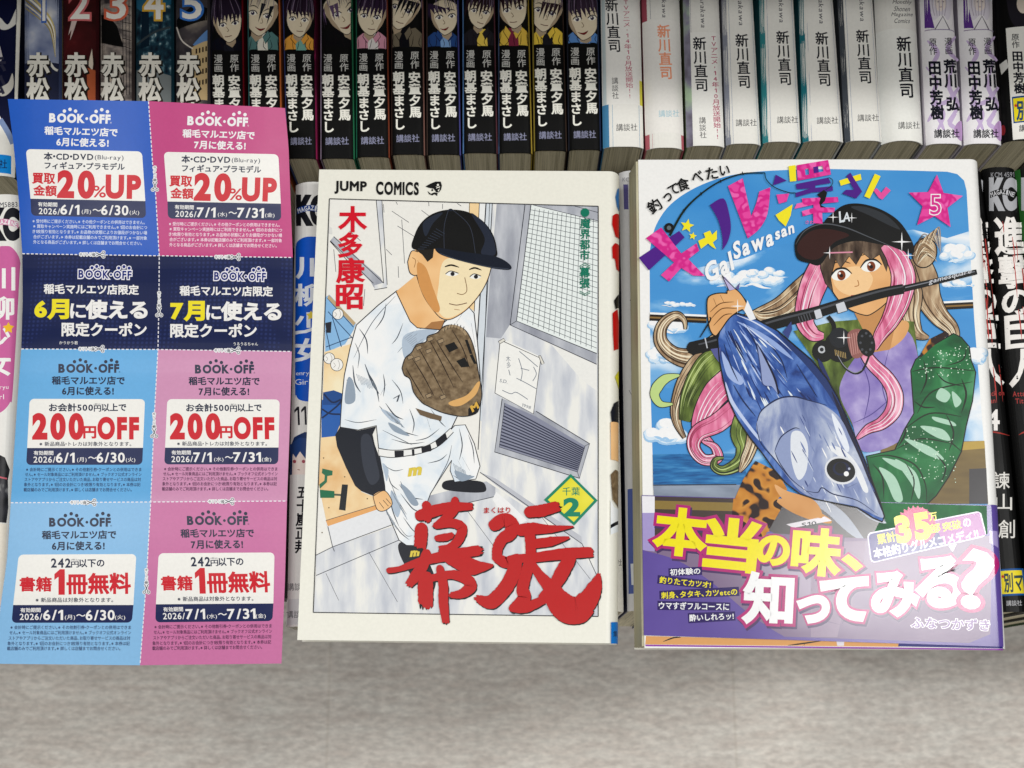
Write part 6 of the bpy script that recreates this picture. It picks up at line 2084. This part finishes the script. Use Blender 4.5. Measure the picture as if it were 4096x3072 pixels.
# leg in spotted trousers, low left
P.poly(g2((760, 940), (900, 1010), (960, 1120), (900, 1180), (820, 1420), (600, 1420), (620, 1200), (680, 1060)), LEOB)
P.poly(g2((880, 1090), (960, 1130), (1130, 1190), (1180, 1300), (1060, 1260), (930, 1180)), SKIN2, True)
# the fish
FISH = g2((560, 30), (650, 10), (770, 50), (900, 120), (1010, 215), (1110, 300), (1210, 420), (1280, 540), (1340, 680), (1400, 820), (1450, 940), (1500, 1080), (1545, 1200), (1572, 1290), (1560, 1325), (1500, 1300), (1400, 1235), (1300, 1215), (1200, 1195), (1130, 1180), (1040, 1150), (950, 1080), (880, 1000), (800, 890), (720, 790), (640, 670), (590, 560), (555, 430), (530, 300), (520, 170))
P.poly(FISH, FISHB)
BACK = g2((900, 120), (1010, 215), (1110, 300), (1210, 420), (1280, 540), (1340, 680), (1400, 820), (1450, 940), (1500, 1080), (1560, 1250), (1500, 1190), (1440, 1040), (1380, 860), (1300, 660), (1200, 490), (1080, 340), (960, 210))
P.poly(BACK, '#263768', True)
P.poly(g2((1240, 500), (1330, 670), (1420, 890), (1500, 1090), (1545, 1200), (1520, 1200), (1470, 1090), (1400, 910), (1310, 700)), '#141c36', True)
P.poly(g2((640, 60), (760, 110), (900, 200), (1000, 300), (930, 260), (780, 150)), '#8fa6d6', True)
P.poly(g2((545, 250), (600, 330), (680, 420), (660, 460), (580, 400)), '#9fb2dc', True)
P.poly(g2((570, 440), (620, 560), (700, 680), (790, 800), (770, 800), (660, 660), (590, 550)), '#b9c6e4', True)
r4 = random.Random(9)
for k in range(90):
    # streaks that run from tail to gill plate
    t = r4.uniform(0, .8)
    u = r4.uniform(.06, .9)
    def bp(t):
        l = (545 + 230 * t, 120 + 640 * t)
        rr = (700 + 560 * t, 60 + 560 * t)
        return (l[0] * (1 - u) + rr[0] * u, l[1] * (1 - u) + rr[1] * u)
    q = [bp(t), bp(t + .06), bp(min(1, t + r4.uniform(.1, .2)))]
    P.stroke(g2(*q), r4.uniform(3, 12), r4.choice(['#1a2a5c', '#223a78', '#7f9ad2', '#b8c8ea', '#dfe8f6', '#2c4a92']), taper=(.1, .1))
HEAD = g2((770, 690), (800, 620), (900, 550), (1000, 535), (1100, 560), (1210, 600), (1300, 680), (1360, 800), (1420, 930), (1480, 1080), (1540, 1220), (1560, 1300), (1400, 1230), (1250, 1200), (1130, 1175), (1040, 1130), (960, 1040), (880, 930), (800, 820), (765, 740))
P.poly(HEAD, FISHH, True)
P.poly(g2((880, 870), (920, 790), (1000, 740), (1080, 760), (1110, 880), (1120, 1040), (1060, 1110), (980, 1040), (910, 950)), '#8b98bd', True)
P.poly(g2((990, 760), (1050, 760), (1090, 850), (1080, 1000), (1030, 1060), (990, 960), (980, 850)), '#d9dde4', True)
P.poly(g2((1240, 640), (1300, 720), (1350, 850), (1330, 880), (1270, 760)), '#dfe4ee', True)
P.poly(g2((1210, 850), (1300, 860), (1400, 960), (1470, 1120), (1440, 1130), (1380, 1010), (1280, 910)), '#e3e5e8', True)
for k in range(46):
    x, y = r4.uniform(860, 1480), r4.uniform(600, 1180)
    if (y - 560) * .62 + 760 > x + 40 or x > 1010 + (y - 560) * .86 + 150:
        continue
    L_ = r4.uniform(30, 110)
    P.stroke(g2((x, y), (x + L_ * .25, y + L_ * .5), (x + L_ * .5, y + L_)), r4.uniform(3, 9), r4.choice(['#44548c', '#6a7aa8', '#eef1f4', '#f6f7f8', '#39477c', '#c9d2e2']), taper=(.1, .1))
for L, w in (((770, 690), (800, 620), (900, 550), (1000, 535), (1100, 560), (1210, 590)), 9), (((765, 700), (790, 820), (880, 930), (990, 1060), (1120, 1160)), 6), (((880, 880), (920, 790), (1000, 735), (1040, 740)), 7), (((880, 880), (910, 950), (980, 1050)), 5), (((1080, 1130), (1150, 1140), (1180, 1110), (1250, 1150), (1400, 1190), (1530, 1280)), 7), (((1340, 1110), (1400, 1080)), 5), (((600, 120), (640, 220), (700, 320)), 9), (((560, 200), (600, 330), (650, 440)), 7), (((700, 100), (760, 200), (790, 330)), 8), (((620, 460), (680, 560), (760, 660)), 8), (((830, 180), (920, 300), (960, 420)), 7), (((1020, 330), (1100, 460), (1150, 540)), 7):
    P.stroke(g2(*L), w, '#1f2a50', taper=(.3, .2))
P.poly(g2((768, 200), (800, 250), (850, 350), (890, 440), (905, 520), (860, 470), (810, 460), (795, 380)), '#8f9cc4', True)
P.stroke(g2((768, 200), (820, 290), (880, 420), (905, 520)), 12, '#141b34', taper=(.2, .8))
P.stroke(g2((768, 200), (790, 350), (805, 455), (860, 470)), 6, '#3a4674', taper=(.3, .3))
P.poly(g2((1150, 290), (1180, 320), (1230, 430), (1215, 440), (1160, 340)), '#2a3260')
P.poly(g2((930, 130), (985, 60), (990, 110), (965, 170)), '#3a4680')
P.poly(g2((475, 235), (540, 225), (530, 320), (500, 280)), '#565a90')
P.stroke(FISH + [FISH[0]], 8, LN, smooth=False)
for L in (((640, 20), (760, 70), (880, 150), (990, 250)), ((700, 90), (800, 170), (890, 240))):
    P.stroke(g2(*L), 9, '#c9d4ec', taper=(.2, .1))
for c, rr in (((1298, 1000), 92), ):
    c_ = g2(c)[0]
    k = .63291 / .67812
    P.disc(c_, (rr + 12) * k, '#d9dbe0', 28, ry=(rr - 4) * k, rot=.3)
    P.disc(c_, rr * k, '#101014', 28, ry=(rr - 18) * k, rot=.3)
    P.disc(g2((1300, 990))[0], 54 * k, '#1f2540', 22, ry=44 * k)
    P.disc(g2((1296, 985))[0], 36 * k, '#08080a', 20)
    P.disc(g2((1332, 1022))[0], 16 * k, '#f4f4f2', 14)
    P.disc(g2((1350, 990))[0], 8 * k, '#aab0c4', 10)
# the hand on the tail
HND = [(482, 960), (486, 880), (530, 852), (600, 850), (640, 870), (700, 880), (712, 930), (660, 960), (610, 1000), (560, 1070), (530, 1100), (498, 1060)]
P.poly(HND, SKIN2, True)
P.stroke(HND + [HND[0]], 7, LN)
P.poly([(600, 850), (606, 830), (650, 825), (700, 880), (735, 960), (700, 950), (650, 900)], SKIN2, True)
P.stroke([(600, 850), (606, 830), (650, 825), (700, 880), (735, 960)], 6, LN)
for L in (((500, 960), (560, 910), (640, 900)), ((505, 1000), (570, 940), (660, 940)), ((520, 1040), (580, 980), (630, 970)), ((520, 880), (540, 930)), ((560, 860), (580, 900))):
    P.stroke(L, 6, '#6a4424', taper=(.4, .4))
P.poly([(570, 745), (590, 755), (650, 825), (612, 835), (590, 800)], '#b7afd6')
P.stroke([(570, 745), (650, 825), (612, 835), (570, 745)], 5, LN, smooth=False)
P.poly([(650, 820), (676, 785), (668, 830)], '#5a5690')
P.poly([(720, 890), (770, 1000), (735, 1010), (700, 950)], '#e6e8ec')
spark((662, 925), 44)
P.stroke([(440, 1110), (500, 1010), (496, 990)], 9, LN, taper=(.5, .5))
# --- title
P.part('title')
PU = '#4f2683'
YE = '#efdf2c'
P.poly([(80, 640), (318, 482), (350, 520), (140, 714)], PU)
P.poly([(122, 525), (212, 462), (330, 615), (420, 555), (436, 598), (372, 648), (470, 748), (400, 745), (330, 700), (258, 780), (210, 742), (288, 668)], LEOP)
P.star((365, 452), 42, YE, .2)
P.star((398, 512), 24, YE, .2)
P.poly([(430, 540), (472, 522), (462, 495), (500, 480), (512, 505), (540, 478), (540, 530), (516, 550), (536, 590), (510, 575), (488, 556), (446, 588)], YE)
P.poly(catmull([(498, 330), (578, 290), (612, 380), (622, 470), (604, 545), (572, 596)], 4) + catmull([(572, 596), (572, 520), (548, 420), (498, 330)], 4), PU)
P.poly([(605, 218), (692, 172), (742, 395)] + catmull([(742, 395), (772, 320), (790, 250)], 3) + [(855, 225)] + catmull([(855, 225), (838, 380), (790, 470), (722, 526)], 4), LEOP)
P.poly([(870, 214), (886, 150), (952, 186)], PU)
P.poly([(890, 268), (966, 262), (950, 310), (905, 322)], LEOP)
P.poly([(885, 388), (986, 325), (975, 390), (945, 456), (905, 420)], YE)
P.poly([(962, 100), (1003, 94), (1008, 188), (970, 192)], YE)
P.poly([(1010, 95), (1195, 64), (1212, 150), (1016, 186)], LEOP, holes=([(1058, 118), (1080, 114), (1084, 150), (1062, 154)], [(1106, 108), (1162, 98), (1168, 132), (1110, 142)]))
P.poly([(1108, 106), (1136, 101), (1140, 138), (1112, 142)], PU)
P.poly([(1005, 206), (1196, 168), (1212, 200), (1120, 214), (1120, 228), (1222, 218), (1224, 246), (1100, 256), (1005, 284), (1003, 258), (1090, 232), (1010, 236)], PU)
P.poly([(1040, 290), (1252, 282), (1256, 312), (1150, 322), (1152, 342), (1236, 346), (1230, 372), (1160, 374), (1162, 440), (1108, 436), (1106, 380), (1046, 396), (1040, 366), (1110, 346), (1108, 328), (996, 352), (1010, 322), (1044, 314)], LEOP)
P.poly([(1260, 186), (1386, 146), (1392, 180), (1270, 216)], YE)
P.poly([(1302, 160), (1326, 138), (1395, 250), (1360, 292), (1278, 262), (1300, 240), (1348, 240)], PU)
P.poly([(1470, 145), (1504, 160), (1440, 292), (1408, 278)], YE)
P.poly([(1462, 244), (1480, 230), (1508, 258), (1536, 222), (1564, 244), (1514, 298), (1494, 288)], '#e0529c')
P.line('さわ', (1062, 430), (1112, 432), 20, '#e0529c', .01)
P.star((1826, 318), 168, LEOP, .06, .46)
P.box('5', 1796, 270, 1858, 386, '#f4eef2', .035)
P.box('5', 1796, 270, 1858, 386, '#d2388c', .0)
# small rod with a fish on its line
P.part('emblem')
P.stroke([(262, 510), (345, 365), (446, 265), (560, 190), (692, 145), (822, 140)], 0, '#142a22', ws=[14, 12, 10, 9, 8, 6])
P.stroke([(822, 140), (832, 180), (880, 225), (960, 255), (1003, 258)], 5, '#16301f')
P.stroke([(1180, 240), (1215, 215), (1222, 185), (1205, 170), (1190, 172)], 4, '#16301f')
P.disc((258, 464), 29, '#16181a', 20)
P.disc((258, 464), 13, '#5f6a70', 16)
for x, y in ((446, 265), (560, 190), (692, 145), (345, 365)):
    P.stroke([(x - 2, y - 12), (x + 4, y + 8)], 5, '#16181a', smooth=False)
P.poly([(1130, 268), (1170, 240), (1190, 256), (1176, 306), (1152, 330), (1182, 345), (1150, 344), (1142, 316), (1150, 290)], '#16181a')
P.part('lettering')
for ch, x, y, s, r in (('釣', 172, 335, 76, -.62), ('っ', 252, 285, 46, -.5), ('て', 285, 238, 58, -.42), ('食', 340, 208, 74, -.32), ('べ', 424, 162, 62, -.22), ('た', 510, 142, 68, -.14), ('い', 586, 126, 56, -.08)):
    P.box(ch, x - s / 2, y - s / 2, x + s / 2, y + s / 2, '#17181a', .022, r)
for s, a, b, h in (('Gal', (475, 735), (628, 655), 100), ('Sawa', (640, 600), (868, 515), 92), ('san', (886, 512), (992, 470), 42)):
    P.line(s, a, b, h, '#f0f1f2', .035, shear=.28)
P.build(gb.cover)

# --- the paper band round the lower part: a thin sleeve of its own over the cover
BZ = .0007
def zband(x, y):
    return gb.zf(x, y) + BZ
P = Print(zband, 'band', 2, gb.cuts)
P.frame(2540, 1960, .70344)
P.part('paper_band')
V, F = [], []
tl, tr, br, bl = (38, 30), (2062, 88), (2096, 892), (50, 826)
nx, ny = 26, 6
for j in range(ny + 1):
    v = j / ny
    for i in range(nx + 1):
        u = i / nx
        V.append(P.put(((tl[0] * (1 - u) + tr[0] * u) * (1 - v) + (bl[0] * (1 - u) + br[0] * u) * v, (tl[1] * (1 - u) + tr[1] * u) * (1 - v) + (bl[1] * (1 - u) + br[1] * u) * v)))
for j in range(ny):
    for i in range(nx):
        k = j * (nx + 1) + i
        F.append((k, k + nx + 1, k + nx + 2, k + 1))
P._add(V, F, VIOLET)
band = P.build(gb.root)['paper_band']
P.lay = 4
P.part('illustration')
LAVL = '#a396c8'
P.poly([(42, 130), (112, 130), (112, 358), (44, 340)], LAVL)
P.poly([(40, 34), (112, 36), (112, 130), (42, 130)], '#e8e6ea')
P.poly([(112, 36), (560, 48), (540, 230), (112, 360)], '#4a3f3c')
P.poly([(112, 60), (560, 72), (552, 120), (112, 108)], '#8a7440')
P.poly([(560, 48), (870, 56), (850, 200), (700, 260), (540, 240)], LEOB)
P.poly([(860, 56), (1420, 72), (1430, 300), (900, 300), (760, 230)], '#4d4a4c')
P.poly([(1400, 72), (2000, 90), (2004, 250), (1330, 300), (1390, 180)], GREENJ)
P.poly([(800, 56), (900, 60), (1090, 150), (1110, 190), (1000, 170), (880, 120)], SKIN2, True)
P.poly([(1000, 66), (1100, 70), (1200, 140), (1290, 260), (1310, 300), (1210, 240), (1090, 130)], '#9aa0ae', True)
P.poly([(1230, 70), (1330, 72), (1400, 150), (1425, 190), (1330, 160)], '#8d94a6', True)
P.poly([(1320, 70), (1368, 72), (1425, 180), (1400, 170)], '#2a3358')
P.poly([(860, 195), (1080, 150), (1120, 175), (900, 215)], '#d9d3d8')
P.line('S10', (950, 200), (1030, 188), 24, '#35353c', .02)
P.poly(catmull([(44, 342), (240, 400), (430, 520), (620, 680), (760, 780), (850, 834)], 5) + [(1900, 870), (2020, 820), (2030, 260), (1400, 280), (1000, 260), (680, 240), (330, 300), (112, 350)], MAUVE)
P.poly([(1000, 300), (1320, 290), (1290, 420), (1240, 560), (1180, 700), (1150, 836), (1000, 836)], '#8c7890')
P.stroke([(1300, 400), (1240, 560), (1210, 660), (1180, 760)], 7, '#5d4d66', taper=(.3, .3))
P.stroke([(900, 715), (1060, 740), (1180, 770)], 6, '#7a6680', taper=(.2, .2))
P.poly([(2020, 100), (2058, 102), (2094, 888), (2040, 870)], VIOLET)
P.poly([(2012, 230), (2060, 235), (2066, 330), (2016, 300)], LAVL)
# catch line, yellow and white with a magenta rim
P.part('title')
YT = '#efdf1c'
WT = '#eeeff2'
MG = '#b02a72'
L1 = [('本', 122, 112, 398, 366, .10, YT), ('当', 408, 172, 690, 452, .10, YT), ('の', 700, 268, 870, 420, .06, YT), ('味', 902, 226, 1160, 478, .08, YT), ('、', 1195, 382, 1275, 446, .0, YT),
      ('知', 628, 480, 890, 752, .05, WT), ('っ', 935, 612, 1095, 745, -.02, WT), ('て', 1070, 510, 1315, 735, -.03, WT), ('み', 1355, 478, 1598, 706, -.06, WT), ('る', 1612, 398, 1850, 655, -.08, WT)]
for ch, x0, y0, x1, y1, r, m in L1:
    P.box(ch, x0 + 8, y0 + 12, x1 + 8, y1 + 12, '#4a3560', .105 if ch != '?' else .06, r)
for ch, x0, y0, x1, y1, r, m in L1:
    P.box(ch, x0, y0, x1, y1, MG, .10 if ch != '?' else .055, r)
for ch, x0, y0, x1, y1, r, m in L1:
    P.box(ch, x0, y0, x1, y1, m, .02 if ch == '?' else .055 if ch in 'のってみる、' else .042, r)
P.box('?', 1880, 352, 2012, 668, MG, .075, .14)
P.box('?', 1880, 352, 2012, 668, WT, .03, .14)
P.part('badge')
k = 26
pts = []
for i in range(2 * k):
    a = math.pi * i / k
    q = 118 if i % 2 == 0 else 98
    pts.append((1595 + q * math.cos(a), 205 + q * math.sin(a)))
P.poly(pts, '#d0206c')
P.rrect(((1318, 245), (1965, 118), (2000, 262), (1340, 418)), 26, '#ded8ea')
P.rrect(((1326, 252), (1958, 127), (1992, 256), (1347, 410)), 22, '#33297a')
P.poly([(1780, 318), (1830, 306), (1806, 352)], '#ded8ea')
P.poly([(1690, 178), (1958, 127), (1992, 256), (1760, 308)], '#a04a9c')
P.poly([(1530, 300), (1480, 240), (1500, 160), (1560, 110), (1640, 104), (1700, 160), (1710, 240), (1670, 290), (1600, 318)], '#d0206c', True)
P.part('badge_lettering')
P.line('累計', (1378, 282), (1480, 262), 56, YT, .03)
P.line('35', (1490, 228), (1668, 200), 138, YT, .06)
P.line('万', (1672, 156), (1716, 148), 44, YT, .03)
P.line('部', (1678, 222), (1734, 212), 50, YT, .03)
P.line('突破', (1750, 212), (1852, 192), 50, YT, .03)
P.line('の', (1866, 190), (1908, 182), 44, WT, .03)
P.line('本格釣りグルメコメディ!!', (1356, 362), (1950, 246), 58, WT, .03)
P.part('caption_lettering')
for s, q, ym, m, h in (('初体験の', (190, 440, 380, 486), 0, WT, 36), ('釣りたてカツオ!', (130, 482, 444, 556), 26, YT, 38), ('刺身、タタキ、カツetcの', (138, 620, 592, 552), -28, YT, 38), ('ウマすぎフルコースに', (128, 632, 544, 682), 8, WT, 40), ('酔いしれろッ!', (300, 758, 570, 690), -22, WT, 38)):
    x0, y0, x1, y1 = q
    if s[0] == '初':
        c = [(190, 446), (380, 436), (382, 482), (192, 492)]; a, b = (200, 468), (370, 460)
    elif s[0] == '釣':
        c = [(130, 484), (446, 518), (442, 566), (126, 532)]; a, b = (140, 510), (430, 540)
    elif s[0] == '刺':
        c = [(138, 574), (590, 550), (594, 602), (140, 622)]; a, b = (150, 600), (580, 578)
    elif s[0] == 'ウ':
        c = [(128, 630), (542, 640), (542, 686), (128, 682)]; a, b = (136, 656), (534, 664)
    else:
        c = [(300, 700), (568, 690), (572, 742), (304, 758)]; a, b = (310, 728), (560, 716)
    P.poly(c, '#2d1a5c')
    P.line(s, a, b, h, m, .022)
P.part('author_lettering')
P.line('ふなつかずき', (1572, 752), (2015, 770), 62, '#efeaf4', .07)
P.line('ふなつかずき', (1572, 752), (2015, 770), 62, '#7d5e96', .02)
P.build(band)
# what shows of the cover under the band
P = gb.pr
P.lay = 6
P.frame(2540, 1960, .70344)
P.part('illustration')
P.poly([(62, 830), (1520, 868), (1505, 892), (58, 878)], '#d3995c')
P.poly([(1500, 866), (2090, 884), (2094, 902), (1496, 890)], '#2f2f74')
P.poly([(1145, 858), (1190, 859), (1188, 886), (1150, 886)], '#d9d3dc')
for L in (((160, 862), (220, 840), (260, 838)), ((870, 884), (960, 872), (1060, 858)), ((960, 884), (966, 872))):
    P.stroke(L, 8, '#1d1712', taper=(.3, .3))
P.poly([(58, 879), (2094, 903), (2092, 912), (60, 889)], '#8a3fa0')
P.build(gb.cover)


bpy.data.objects.remove(_txo)
